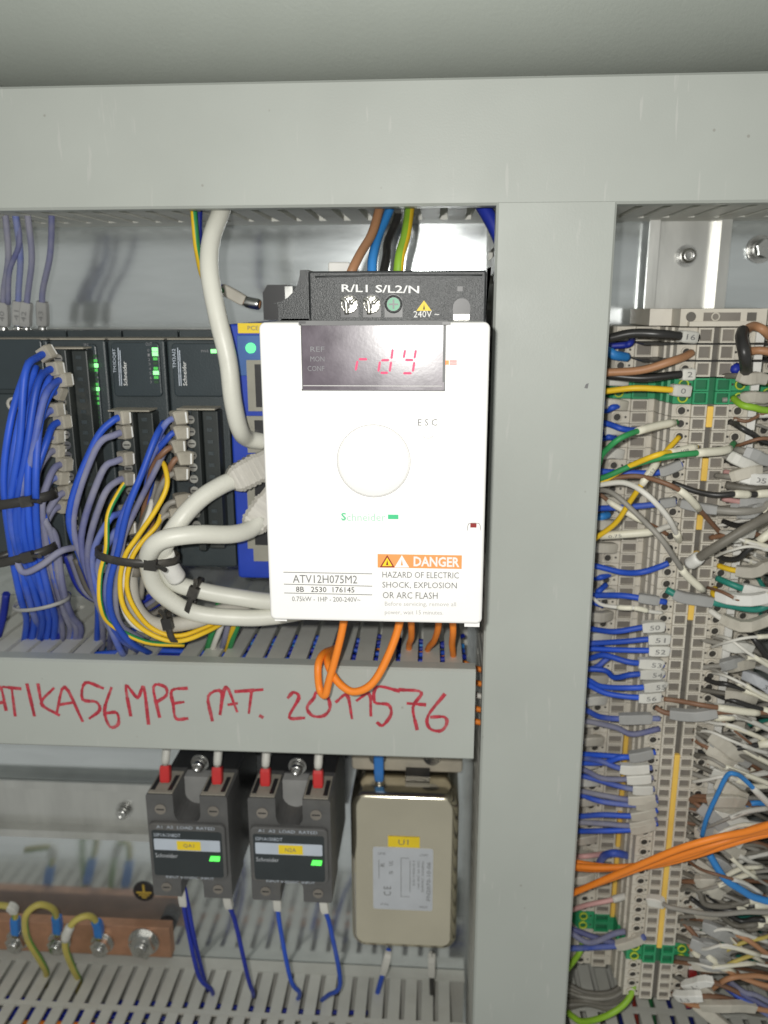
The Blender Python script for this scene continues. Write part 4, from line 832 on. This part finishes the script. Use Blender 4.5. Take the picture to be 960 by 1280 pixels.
for i, zz in enumerate((-14.9, -21.4)):
    m = M(); m.box(80, 140, 9, 59.4, zz-.2, zz+.2); m.box(71.5, 80, 9, 40, zz-.2, zz+.2); tag(m.build('partition_plate', 'black_smooth'), '%s black partition plate between the wide terminal blocks' % ('upper', 'lower')[i], 'partition plate')
def jb(y0, y1, h, x0_, x1_, lab):
    za, zb_ = P(870, y0, h)[2], P(840, y1, h)[2]
    m = M(); m.rbox(x0_, x1_, h-2, h, zb_, za, .3, .3, 2)
    n_ = max(1, int((za-zb_)/5.2)); 
    tag(m.build('jumper_bar', 'jumper'), lab, 'jumper bar', 'yellow jumper bars in the terminal blocks')
for y0, y1, lab in ((508, 534, 'yellow jumper bar just below the top green terminals'), (573, 601, 'yellow jumper bar beside the white numbered flag'), (644, 662, 'short yellow jumper bar by the brown sleeved wire'), (690, 703, 'shortest yellow jumper bar under the grey thick cable'), (754, 775, 'yellow jumper bar above the numbered blue wires'), (945, 1186, 'longest yellow jumper bar in the lower half of the column')):
    jb(y0, y1, 59.4, 106.8, 109.2, lab)
for y0, y1, lab in ((920, 958, 'yellow jumper bar on the lower tier at its top'), (968, 1010, 'yellow jumper bar on the lower tier, second down'), (1020, 1062, 'yellow jumper bar on the lower tier near the orange cables'), (1072, 1150, 'yellow jumper bar on the lower tier below the orange cables')):
    jb(y0, y1, 40.6, 89.0, 91.1, lab)
m = M()
for i in range(4): m.box(122.9, 126.2, 57.2, 60.4, -309-i*5.2-2.3, -309-i*5.2+2.3)
tag(m.build('marker_strip', 'tb_red'), 'dark red marker strip beside the lowest terminal blocks', 'marker strip')

# wires on the terminal column: crop coordinates of the photo are turned into points in front of the blocks
q1 = lambda x, y: (730+x/4.174, 240+y/4.174)
q2 = lambda x, y: (720+x/4, 460+y/4)
q3 = lambda x, y: (700+x/3.692, 680+y/3.692)
q4 = lambda x, y: (700+x/3.692, 880+y/3.692)
q5 = lambda x, y: (700+x/3.692, 1060+y/3.692)
def tw(q, L, h, r, k, label, group=None, sleeves=(), lead=True, stripe=False):
    """L: crop points; h: one height or (start, middle, end)"""
    n_ = len(L); pts = []
    hs = [h]*n_ if not isinstance(h, tuple) else [h[0]+(h[1]-h[0])*min(1, 2*i/(n_-1)) if i <= (n_-1)/2 else h[1]+(h[2]-h[1])*(2*i/(n_-1)-1) for i in range(n_)]
    for (x, y), hh in zip(L, hs): pts.append(P(*q(x, y), hh))
    if q(*L[-1])[0] > 955: pts += [(max(pts[-1][0]+8, 174), pts[-1][1]*.8, pts[-1][2]-2), (max(pts[-1][0]+20, 188), 38, pts[-1][2]-5)]
    if lead: p0 = pts[0]; pts = [(57, min(p0[1], 60)-2, p0[2]-1)]+pts
    wire(pts, r, k, label, group, sleeves=sleeves, stripe=stripe, n=8, sub=6)
def endflag(c0, c1, q, h, material, txt=None): pass
LG = 'wires between the upright duct and the terminal blocks'
tw(q1, [(120,765),(250,738),(400,742),(500,752),(590,760)], (62,68,62), 1.75, 'w_black', 'thick black wire with white tag into the top terminal block', LG, [(.80,.98,'big','16','marker_clean')])
tw(q1, [(105,940),(300,920),(450,890),(520,862),(560,840)], (60,66,58), 1.6, 'w_brown', 'thick light brown wire into the second terminal block', LG)
tw(q1, [(110,958),(300,962),(480,952),(575,950)], (56,62,59), 1.6, 'w_black', 'black wire with white tag just below the light brown wire', LG, [(.80,.99,'big','2','marker_clean')])
tw(q1, [(115,832),(160,852),(225,862)], (45,46,42), 2.0, 'w_lblue', 'short thick light blue wire below the top black wire', LG)
tw(q1, [(190,800),(235,785),(250,770)], (42,44,40), 1.4, 'w_dblue', 'short dark blue wire stub beside the top black wire', LG)
tw(q2, [(135,115),(300,108),(460,112),(570,116)], (60,66,62), 1.2, 'w_yellow', 'yellow wire with white tag across the top green terminals', LG, [(.78,.99,'big','0','marker_clean')])
tw(q2, [(140,208),(180,200),(225,190)], (44,46,42), 1.3, 'w_blue', 'short blue wire just below the yellow wire', LG)
tw(q2, [(135,280),(230,310),(340,312)], (48,52,44), 1.3, 'w_blue', 'blue wire passing behind the green sleeved wire', LG)
tw(q2, [(130,355),(170,352),(210,356)], (44,46,42), 1.3, 'w_blue', 'short blue wire behind the upper green wire', LG)
tw(q2, [(108,500),(130,430),(220,350),(370,300),(505,270)], (64,76,60), 1.15, 'w_green', 'green wire with white sleeve arching to the upper row', LG, [(.72,.98,'tube',None,'marker_ivory')])
tw(q2, [(110,572),(250,492),(400,432),(490,420),(605,394)], (66,80,70), 1.1, 'w_yellow', 'yellow wire with white sleeve beside the green arching wire', LG, [(.76,.99,'tube','108','marker_ivory')])
tw(q2, [(110,555),(300,482),(480,440),(615,427),(745,408),(790,375)], (68,84,62), 1.15, 'w_green', 'green wire with white sleeve reaching across to the right entries', LG, [(.66,.88,'tube',None,'marker_ivory')])
tw(q2, [(515,345),(450,410),(405,475),(335,570),(270,670),(200,775),(90,856)], (62,74,60), 1.1, 'w_yellow', 'yellow wire with sleeve running steeply down to the left', LG, [(.32,.52,'tube','052','marker_ivory')], lead=False)
tw(q2, [(115,515),(250,526),(410,520),(530,480)], (54,60,60), 1.3, 'w_blue', 'blue wire with grey flag tag into the upper row', LG, [(.76,.99,'flag',None,'marker_grey')])
tw(q2, [(110,562),(300,542),(450,578),(550,628),(640,722),(725,828)], (66,82,60), 1.0, 'w_dbrown', 'brown wire with white sleeve curving down across the yellow jumper', LG, [(.60,.80,'tube',None,'marker_ivory')])
tw(q2, [(100,580),(230,576),(350,632),(450,742),(500,830),(515,862)], (66,84,60), 1.1, 'w_white', 'white wire arching down over the terminal rows', LG, [(.82,.99,'tube',None,'marker_ivory')])
tw(q2, [(100,605),(180,622),(300,722),(420,852),(500,950),(560,1030),(640,1115)], (64,84,70), 1.05, 'w_grey', 'grey wire running diagonally down to the right', LG, [(.80,.99,'tube',None,'marker_ivory')])
tw(q2, [(100,632),(190,678),(310,755),(400,800),(455,832)], (56,64,60), .9, 'w_dbrown', 'thin brown wire with white sleeve below the white arch', LG, [(.34,.64,'tube',None,'marker_ivory')])
tw(q2, [(100,706),(250,692),(390,680),(500,668)], (50,58,59), 1.3, 'w_blue', 'blue wire crossing behind the yellow steep wire', LG, [(.80,.99,'flag',None,'marker_grey')])
tw(q2, [(110,842),(150,836),(370,820),(440,800),(500,780)], (56,66,60), 1.2, 'w_white', 'white wire in long printed white sleeve nearly level', LG, [(.24,.66,'tube','0.75','marker_ivory')])
tw(q2, [(100,745),(130,742),(160,735)], (44,45,42), 1.7, 'w_lblue', 'short light blue wire stub below the level blue wire', LG)
tw(q3, [(150,100),(280,130),(380,126),(455,104),(500,88)], (50,60,60), 1.3, 'w_blue', 'blue wire sagging below the diagonal grey wire start', LG)
tw(q3, [(150,158),(190,152),(235,138)], (44,46,42), 1.3, 'w_blue', 'short blue wire below the sagging blue wire', LG)
tw(q3, [(145,228),(180,212),(212,188)], (44,46,43), 1.3, 'w_blue', 'short blue wire slanting up above the white thin wire', LG)
tw(q3, [(140,234),(280,236),(385,250),(490,268)], (50,60,60), 1.35, 'w_blue', 'blue wire with grey flag next to the teal wire', LG, [(.70,.92,'flag',None,'marker_grey')])
tw(q3, [(138,240),(200,280),(290,292),(350,300),(410,310),(470,318)], (54,66,60), .8, 'w_white', 'thin white wire with two white sleeves', LG, [(.46,.62,'tube',None,'marker_ivory'),(.64,.80,'tube',None,'marker_ivory')])
tw(q3, [(140,270),(165,276),(195,284)], (44,46,42), 1.3, 'w_blue', 'short blue wire under the thin white wire', LG)
for L, t_, lab in (([(130,390),(250,402),(385,386),(480,378)], '50', 'blue wire with tag 50, topmost of the neat numbered group'), ([(130,450),(280,450),(410,440),(505,438)], '51', 'blue wire with tag 51 between tags 50 and 52'), ([(120,486),(280,486),(412,490),(502,492)], '52', 'blue wire with tag 52 in the neat numbered group'),
                   ([(130,522),(200,516),(325,548),(440,552),(475,560)], '53', 'blue wire with tag 53 crossing above the lower numbered wires'), ([(190,580),(250,616),(330,604),(445,600),(475,606)], '54', 'blue wire with white tag 54'), ([(120,630),(200,656),(340,660),(455,655),(475,655)], '55', 'blue wire with white tag 55 under tag 54'), ([(115,650),(220,696),(365,708),(465,702)], '56', 'blue wire with white tag 56, lowest of the numbered group')):
    tw(q3, L, (52,62,60), 1.25, 'w_blue', lab, LG, [((.66,.92,'big',t_,'marker_clean') if len(L) == 5 else (.74,.99,'big',t_,'marker_clean'))])
tw(q3, [(120,580),(165,570),(210,540),(225,525)], (46,50,48), 1.3, 'w_bluedust', 'dusty blue wire twisting up behind tag 53', LG)
tw(q3, [(110,760),(180,795),(285,804),(400,808),(460,806)], (50,62,60), 1.3, 'w_bluedust', 'dusty blue wire with grey block tag below tag 56', LG, [(.58,.86,'big',None,'marker_grey')])
tw(q3, [(110,815),(250,850),(330,876),(460,852)], (50,60,60), 1.3, 'w_greyblue', 'grey-blue wire sagging below the grey block tag', LG)
for i, (L, k_, mt_) in enumerate((([(90,230),(200,238),(330,243),(440,222)], 'w_blue', 'marker_grey'), ([(90,266),(200,270),(270,252),(335,244)], 'w_blue', None), ([(90,245),(180,262),(290,296),(425,294)], 'w_bluedust', 'marker_clean'), ([(90,300),(200,338),(320,345),(430,340)], 'w_greyblue', 'marker_clean'), ([(90,330),(250,372),(345,396),(435,392)], 'w_bluedust', 'marker_clean'), ([(80,420),(200,450),(370,462),(450,445)], 'w_bluedust', 'marker'), ([(80,395),(200,420),(330,440),(450,430)], 'w_greyblue', 'marker'), ([(80,515),(200,516),(340,514),(450,490)], 'w_blue', 'marker'), ([(70,582),(200,582),(345,578),(450,550)], 'w_blue', 'marker'), ([(70,548),(200,556),(345,560),(450,530)], 'w_greyblue', 'marker'))):
    tw(q4, L, (50,60,60), 1.25, k_, '%s wire beside the lower-tier yellow jumpers, %s down' % ({'w_blue': 'blue', 'w_bluedust': 'dusty blue', 'w_greyblue': 'grey-blue'}[k_], ordn[i]), LG, [(.72,.97,'big',None,mt_)] if mt_ else [])
tw(q4, [(55,702),(120,697),(205,690)], (46,50,44), 1.2, 'w_pink', 'pink wire just above the orange cables', LG)
tw(q4, [(180,735),(205,700),(250,688),(310,700),(340,720)], (44,54,44), 1.8, 'w_bluedust', 'thick dusty blue wire arching just above the orange cables', LG, lead=False)
tw(q5, [(40,285),(130,262),(230,240),(310,218)], (46,52,50), 1.2, 'w_pink', 'pink wire with white end below the orange cables', LG, [(.78,.98,'tube',None,'marker_clean')])
tw(q5, [(40,372),(150,410),(270,440),(300,445)], (48,54,54), 1.4, 'w_greyblue', 'grey-blue wire above the lower green lower-tier block', LG)
tw(q5, [(40,462),(150,458),(290,450),(390,410)], (48,54,60), 1.4, 'w_bluedust', 'dusty blue wire with beige tag near the bottom green pair', LG, [(.70,.98,'big',None,'marker')])
tw(q5, [(40,385),(140,440),(250,400),(300,385)], (50,56,54), 1.4, 'w_greyblue', 'grey-blue wire crossing others near the bottom green pair', LG)
tw(q5, [(15,580),(60,530),(95,470),(104,430)], (46,50,44), 1.4, 'w_ygreen', 'yellow-green wire curving up to the lower tier at the bottom', LG, lead=False)
tw(q5, [(318,480),(340,600),(310,700),(230,772),(110,802),(60,780),(40,760)], (52,62,50), 1.5, 'w_ygreen', 'yellow-green wire sweeping in a wide arc at the bottom', LG, lead=False)
for i in range(7):
    y_ = 640+i*20; tw(q5, [(20,y_-20),(120,y_+30-i*12),(240,y_+20-i*6),(330,y_-60)], (38,44,36), 1.3, ['w_dgrey','w_dgrey','w_grey','w_dgrey','w_dgrey','w_grey','w_dgrey'][i], 'dark dusty wire in the tangle below the terminal lower tier', 'dark dusty wires at the bottom of the column')
# lower tier: short blue stubs with beige tags, one per row
j = 0
for i, (k, z, w) in enumerate(rows):
    if k == 'wide' or i % 2 == 0 or z < -280: continue
    j += 1; kc = random.choice(['w_blue', 'w_dblue', 'w_bluedust', 'w_dgrey']); ub = i-upg[-1]
    o = wire([(58, 36, z-1+random.uniform(-1, 1)), (66, 43, z+random.uniform(-1.5, 1.5)), (73, 44+random.uniform(-1, 1), z+.6), (79, 41, z)], 1.2, kc, 'short %s tagged stub on lower tier, %s row below the top green pair' % ({'w_blue': 'blue', 'w_dblue': 'dark blue', 'w_bluedust': 'dusty blue', 'w_dgrey': 'dark grey'}[kc], num[max(0, ub-1)]), 'tagged stubs on the lower terminal tier', sleeves=[(.5, .98, 'big', None, random.choice(['marker', 'marker', 'marker_clean']))])
# orange cables crossing in front
g = 'orange cables crossing the terminal column'
wire([P(690, 1078, 56)]+[P(*q5(x, y), h) for x, y, h in ((55,74,62),(200,90,68),(400,80,74),(600,22,80),(760,-35,84),(900,-75,84),(1040,-105,82))], 1.4, 'w_orange', 'orange cable entering the duct higher, upper of the crossing set', g, name='cable', cat='cable', n=10)
wire([P(690, 1130, 56)]+[P(*q5(x, y), h) for x, y, h in ((42,220,62),(200,152,72),(400,62,82),(560,2,88),(720,-50,90),(880,-85,88),(1040,-130,84))], 1.4, 'w_orange', 'orange cable entering the duct lower, rising steeply right', g, name='cable', cat='cable', n=10)
wire([P(690, 1076, 52)]+[P(*q5(x, y), h) for x, y, h in ((55,62,58),(200,82,63),(400,92,68),(600,48,73),(760,-8,78),(900,-50,80),(1040,-80,80))], 1.4, 'w_orange', 'orange cable lowest of the set at the right edge', g, name='cable', cat='cable', n=10)
wire([P(690, 1082, 50)]+[P(*q5(x, y), h) for x, y, h in ((55,88,56),(200,96,60),(420,70,66),(620,0,72),(780,-55,76),(900,-95,76),(1040,-128,76))], 1.3, 'w_orange', 'orange cable topmost of the set at the right edge', g, name='cable', cat='cable', n=10)
wire([P(690, 1126, 52)]+[P(*q5(x, y), h) for x, y, h in ((42,205,58),(180,150,66),(380,92,74),(560,34,80),(720,-18,84),(900,-66,84),(1040,-92,80))], 1.3, 'w_orange', 'thin orange cable in the middle of the crossing set', g, name='cable', cat='cable', n=10)
# right side: individual wires seen above the mass
RG = 'wires leaving the terminal blocks to the right'
rw = lambda q, L, h, r, k, lab, sl=(), stripe=False: tw(q, L, h, r, k, lab, RG, sl, False, stripe)
rw(q1, [(845,722),(880,700),(930,715),(980,760),(1040,790)], (60,72,62), 1.7, 'w_brown', 'light brown wire arching out of the top right terminal')
rw(q1, [(862,832),(920,832),(990,836),(1040,838)], (60,64,62), 1.6, 'w_brown', 'light brown wire leaving level under the arching one')
rw(q1, [(830,722),(822,760),(838,850),(845,930),(840,985)], (66,74,60), 2.3, 'w_black', 'thick black jumper wire looping down over the right entries')
rw(q1, [(800,935),(790,925),(800,915)], (58,60,58), 2.0, 'w_dblue', 'dark blue wire end beside the thick black jumper')
rw(q2, [(785,150),(830,180),(890,198),(1000,210)], (58,66,62), 1.4, 'w_ygreen', 'yellow-green earth wire leaving the top green pair', stripe=False)
rw(q2, [(772,268),(820,295),(880,330),(1000,385)], (58,68,62), 1.2, 'w_black', 'black wire leaving below the top green pair')
rw(q2, [(752,460),(800,482),(880,492),(1000,480)], (58,66,62), 1.2, 'w_black', 'black wire sagging above the white numbered flag')
rw(q2, [(770,405),(830,410),(900,440),(1000,470)], (58,70,64), 1.3, 'w_grey', 'grey wire with long translucent grey flag', [(.25,.75,'big',None,'marker_grey')])
rw(q2, [(745,520),(790,538),(880,552),(960,566),(1020,570)], (58,66,64), 1.2, 'w_pink', 'pink wire with printed white flag 005', [(.20,.58,'big','005','tag_white')])
rw(q2, [(750,585),(830,600),(900,600),(1010,585)], (58,64,60), 1.6, 'w_dgrey', 'dark grey wire under the printed white flag')
rw(q2, [(480,575),(600,620),(700,632),(800,632),(880,630),(1010,632)], (62,72,66), 1.15, 'w_black', 'black wire with two white sleeves crossing the column', [(.42,.56,'tube',None,'marker_ivory'),(.62,.76,'tube',None,'marker_ivory')])
rw(q2, [(510,672),(650,708),(830,720),(930,702),(1020,670)], (60,70,64), 1.6, 'w_grey', 'long grey wire with flag sagging across the column', [(.02,.22,'flag',None,'marker_grey')])
rw(q2, [(735,655),(830,672),(920,668),(1020,660)], (58,66,62), 1.1, 'w_pink', 'pink wire with grey flag under the two-sleeve black wire', [(.18,.66,'big',None,'marker_grey')])
rw(q2, [(735,766),(800,785),(860,780),(960,730),(1040,690)], (58,68,66), 1.15, 'w_black', 'black wire with long white sleeve slanting up right', [(.46,.76,'tube',None,'marker_ivory')])
rw(q2, [(560,985),(620,945),(720,882),(850,802),(960,742),(1040,710)], (66,78,74), 1.9, 'w_dgrey', 'thick dark grey sheathed wire slanting across the column', [(.02,.14,'tube',None,'tag_white')])
rw(q2, [(705,938),(750,955),(810,948),(862,908),(960,832),(1040,790)], (58,68,70), 1.2, 'w_black', 'black wire with printed white sleeve below the thick sheathed one', [(.50,.80,'tube','72','marker_ivory')])
rw(q3, [(730,100),(800,125),(900,125),(1000,90)], (58,66,64), 1.2, 'w_yellow', 'yellow wire with tan block tag', [(.22,.66,'big',None,'marker')])
rw(q3, [(725,158),(790,185),(860,215),(1000,240)], (58,66,64), 1.4, 'w_teal', 'teal wire with white printed flag', [(.35,.72,'big','16','tag_white')])
rw(q3, [(715,205),(730,240),(850,262),(940,250),(1010,235)], (58,72,70), 1.3, 'w_yellow', 'yellow wire with large blank white flag', [(.18,.60,'big',None,'tag_white')])
rw(q3, [(490,210),(560,245),(660,262),(780,285),(900,300),(1010,270)], (60,66,64), 1.5, 'w_teal', 'teal wire with translucent flag crossing the column', [(.08,.34,'big',None,'marker_grey')])
rw(q3, [(690,305),(760,345),(850,375),(930,365),(1010,335)], (58,68,64), 1.3, 'w_white', 'white wire with beige flag leaving to the right', [(.15,.62,'big',None,'marker')])
rw(q3, [(870,400),(900,440),(940,500),(990,560)], (60,66,60), 1.3, 'w_black', 'black wire dropping steeply at the right edge')
rw(q3, [(815,530),(880,545),(960,570),(1010,590)], (52,58,54), 1.3, 'w_grey', 'grey wire with grey flag at the right edge', [(.1,.8,'big',None,'marker_grey')])
rw(q3, [(830,595),(900,625),(960,660),(1010,690)], (50,58,54), 1.3, 'w_dgrey', 'dark wire with printed grey flag at the right edge', [(.05,.7,'big','38','label_silver')])
rw(q3, [(672,622),(720,640),(775,655),(890,682),(1000,720)], (58,66,64), 1.15, 'w_black', 'black wire with ivory sleeve level with the numbered group', [(.44,.74,'tube',None,'marker_ivory')])
rw(q3, [(668,668),(740,700),(815,728),(935,762),(1000,775)], (58,66,64), 1.15, 'w_black', 'black wire with ivory sleeve below the first ivory one', [(.5,.84,'tube',None,'marker_ivory')])
rw(q3, [(480,715),(560,735),(655,740),(780,768),(900,775),(1000,772)], (62,70,64), 1.1, 'w_dbrown', 'dark brown wire with ivory sleeve crossing the column', [(.36,.60,'tube',None,'marker_ivory')])
rw(q3, [(440,755),(500,785),(625,790),(750,775),(900,772),(1000,770)], (60,68,64), 1.2, 'w_dbrown', 'brown wire with beige block tag across the jumper channel', [(.16,.40,'big',None,'marker_grey')])
rw(q3, [(660,790),(720,800),(800,806),(900,810)], (58,64,62), 1.2, 'w_white', 'white wire with ivory sleeve under the brown block tag', [(.3,.7,'tube',None,'marker_ivory')])
rw(q4, [(640,220),(720,222),(810,210),(925,190),(1000,175)], (58,66,66), 1.2, 'w_black', 'black wire with ivory sleeve rising right above the light blue wire', [(.48,.8,'tube',None,'marker_ivory')])
rw(q4, [(668,130),(700,170),(800,215),(900,270),(1000,300)], (58,66,62), 1.2, 'w_dgrey', 'dark grey wire falling to the right above the light blue wire')
rw(q4, [(655,610),(680,520),(720,430),(770,330),(800,310),(850,350),(960,455),(1020,500)], (66,78,70), 1.0, 'w_lblue', 'light blue wire peaking sharply with white end sleeve', [(.60,.70,'tube',None,'marker_clean')])
rw(q4, [(840,470),(900,465),(1000,455)], (60,64,60), 1.2, 'w_lblue', 'light blue wire level at the right edge')
rw(q5, [(690,30),(730,90),(770,150),(840,205),(900,228),(1000,240)], (66,72,66), 1.6, 'w_lblue', 'light blue wire below the orange cables at right')
rw(q5, [(400,240),(460,255),(520,275),(700,300),(850,295),(1000,285)], (64,72,66), 1.1, 'w_grey', 'grey wire with beige tag across the long yellow jumper', [(.01,.19,'big',None,'marker_clean')])
rw(q5, [(560,190),(590,170),(640,200),(680,270),(800,270),(1000,240)], (58,66,62), 1.3, 'w_dgrey', 'dark grey wire looping right of the long yellow jumper')
for i, (x_, y_) in enumerate(((770,290),(830,250),(850,275),(870,360),(900,330),(930,365))):
    rw(q5, [(x_-170, y_-60-(i % 2)*20), (x_-70, y_-2+(i % 3)*6), (x_, y_), (x_+45, y_-8), (x_+130, y_-12), (1040, y_-24)], (60,66,62), 1.3, 'w_dgrey' if i % 2 else 'w_black', 'dark wire with short ivory sleeve below the light blue wire, %s of six from left' % ordn[i], [(.42,.58,'tube',None,'marker_ivory')])
for i, (L, k_, lab) in enumerate((([(560,330),(640,420),(700,520),(800,570),(1000,660)], 'w_dbrown', 'brown wire with ivory sleeve running down right'), ([(590,440),(640,500),(720,540),(850,600),(1000,640)], 'w_brown', 'light brown wire with ivory sleeve running down right'), ([(740,370),(850,420),(1000,500)], 'w_brown', 'thin light brown wire at the right edge above the yellow ones'), ([(650,700),(720,640),(790,600),(900,590),(1000,600)], 'w_brown', 'light brown wire curving up from the bottom flags'), ([(540,690),(620,725),(740,730),(850,732),(1000,745)], 'w_brown', 'light brown wire with beige flag at the very bottom'))):
    rw(q5, L, (58,68,62), 1.2, k_, lab, [[(.28,.5,'tube',None,'marker_ivory')], [(.10,.30,'tube',None,'marker_ivory')], [], [], [(.22,.55,'big',None,'marker')]][i])
for i, (L, lab) in enumerate((([(668,566),(740,555),(800,520),(900,490),(960,492)], 'dusty yellow wire, upper of two beside the brown wires'), ([(700,520),(770,480),(860,435),(960,410)], 'dusty yellow wire, higher one rising at the right edge'))):
    rw(q5, L, (60,68,64), .9, 'w_dyellow', lab)
for i in range(3): rw(q5, [(760+i*12,640-i*12),(830+i*10,690-i*14),(900,730-i*26),(1010,790-i*36)], (58,66,60), 1.2, 'w_greyblue' if i else 'w_bluedust', ('blue', 'dusty blue', 'second dusty blue')[i]+' wire in the thick strand at the lower right corner')
rw(q5, [(560,640),(620,632),(690,622),(800,660),(1000,760)], (60,68,60), 1.2, 'w_dbrown', 'brown wire with printed white flag, upper of two near the red strip', [(.04,.36,'big','L5','tag_white')])
rw(q5, [(520,675),(560,682),(650,684),(760,690),(1000,760)], (60,68,60), 1.2, 'w_dbrown', 'brown wire with printed white flag, lower of two near the red strip', [(.06,.34,'big','L3','tag_white')])
# the mass of tagged grey wires at the right edge
rr = random.Random(11)
ys_ = sorted([905+rr.uniform(0, 1)*200 for _ in range(32)]+[1110+rr.uniform(0, 1)*130 for _ in range(9)]+[rr.uniform(470, 900) for _ in range(14)])
for i, y_ in enumerate(ys_):
    low = y_ >= 905; x_ = 868-(y_-905)*.085
    sl = rr.uniform(-.1, .8) if low else rr.uniform(-.2, .5); k_ = rr.choice(['w_dgrey', 'w_grey', 'w_grey', 'w_dbrown', 'w_dgrey']); mt_ = rr.choice(['marker', 'marker', 'marker_grey', 'marker_clean'])
    h0 = rr.uniform(50, 58); X0_ = x_+rr.uniform(10, 35); ln = rr.uniform(26, 44)
    pts = [P(x_, y_, 57), P(X0_, y_+sl*16, h0+8), P(X0_+ln*.5, y_+sl*(16+ln*.5), h0+10), P(X0_+ln, y_+sl*(16+ln)+rr.uniform(-4, 4), h0+8), P(X0_+ln+40, y_+sl*(40+ln)*.9+rr.uniform(-12, 12), h0), P(1000, y_+sl*80+rr.uniform(-20, 20), h0-6)]; pts.append((188, 36, pts[-1][2]-4))
    wire(pts, 1.15, k_, '%s wire with %s tag, %s from top in the right edge fan' % ({'w_dgrey': 'dark grey', 'w_grey': 'grey', 'w_dbrown': 'dark brown', 'w_black': 'black'}[k_], {'marker': 'beige', 'marker_grey': 'grey', 'marker_clean': 'pale'}[mt_], num[i]), 'dense fan of tagged wires at the right edge', n=6, sleeves=[(.18, .52, 'tag' if low else 'big', None, mt_)])
fine = Mass(); deep = Mass()
for i in range(64):
    y_ = rr.uniform(500, 1230); x_ = 905-(y_-520)*.075+rr.uniform(-6, 14); sl = rr.uniform(-.5, .8); h0 = rr.uniform(48, 70); k_ = rr.choice(['w_grey', 'w_white', 'w_white', 'w_dbrown', 'w_grey'])
    fine.add([P(x_, y_, 57), P(x_+18, y_+sl*10+rr.uniform(-6, 6), h0), P(x_+45, y_+sl*30+rr.uniform(-8, 8), h0+4), P(x_+80, y_+sl*55+rr.uniform(-12, 12), h0), P(x_+125, y_+sl*85, h0-6), (188, 40, P(x_+140, y_+sl*95, h0-6)[2])], rr.uniform(.6, .85), k_, 6, 6, [(.3+.2*rr.random(), .62+.1*rr.random(), rr.choice(['marker_ivory', 'marker_clean']))])
fine.done('wire_tangle', 'tangle of thin grey and white strands with ivory sleeves right of the terminals', 'wires')
for i in range(60):
    y_ = rr.uniform(520, 1240) if i < 34 else rr.uniform(860, 1270); h0 = rr.uniform(18, 42); x_ = rr.uniform(905, 935)-(y_-520)*.07
    deep.add([P(x_, y_, 38), P(x_+25, y_+rr.uniform(-10, 14), h0), P(x_+60, y_+rr.uniform(-20, 34), h0), (187, max(8, h0-8), P(x_+110, y_+rr.uniform(-30, 40), h0-8)[2])], rr.uniform(1.0, 1.5), rr.choice(['w_dgrey', 'w_dgrey', 'w_grey', 'w_grey', 'w_teal', 'w_black']), 6, 5)
deep.done('wire_tangle', 'dark wires deep in the tangle behind the tagged fan', 'wires')
for i, (x_, k_) in enumerate(((775,'w_dblue'),(793,'w_red'),(815,'w_green'),(838,'w_dblue'),(862,'w_dblue'),(890,'w_dblue'))):
    wire(PX((x_-4, 1240, 30), (x_, 1262, 24), (x_+4, 1290, 18)), 1.6, k_, '%s wire passing down the bottom right duct, %s from left' % ({'w_dblue': 'dark blue', 'w_red': 'red', 'w_green': 'green'}[k_], ordn[i]), 'wires passing into the bottom right duct', n=6)
# small chip in the paint of the upright duct cover
m = M(); c = P(733, 482, 80.1); m.prism([(c[0]-.7, c[2]-.9), (c[0]+.5, c[2]-1.1), (c[0]+.8, c[2]+.9), (c[0]-.2, c[2]+.5)], 'h', 80.02, 80.12)
tag(m.build('scuff_mark', 'print_grey', [o for o in vert_duct.children if o.name.startswith('cover')][0]))
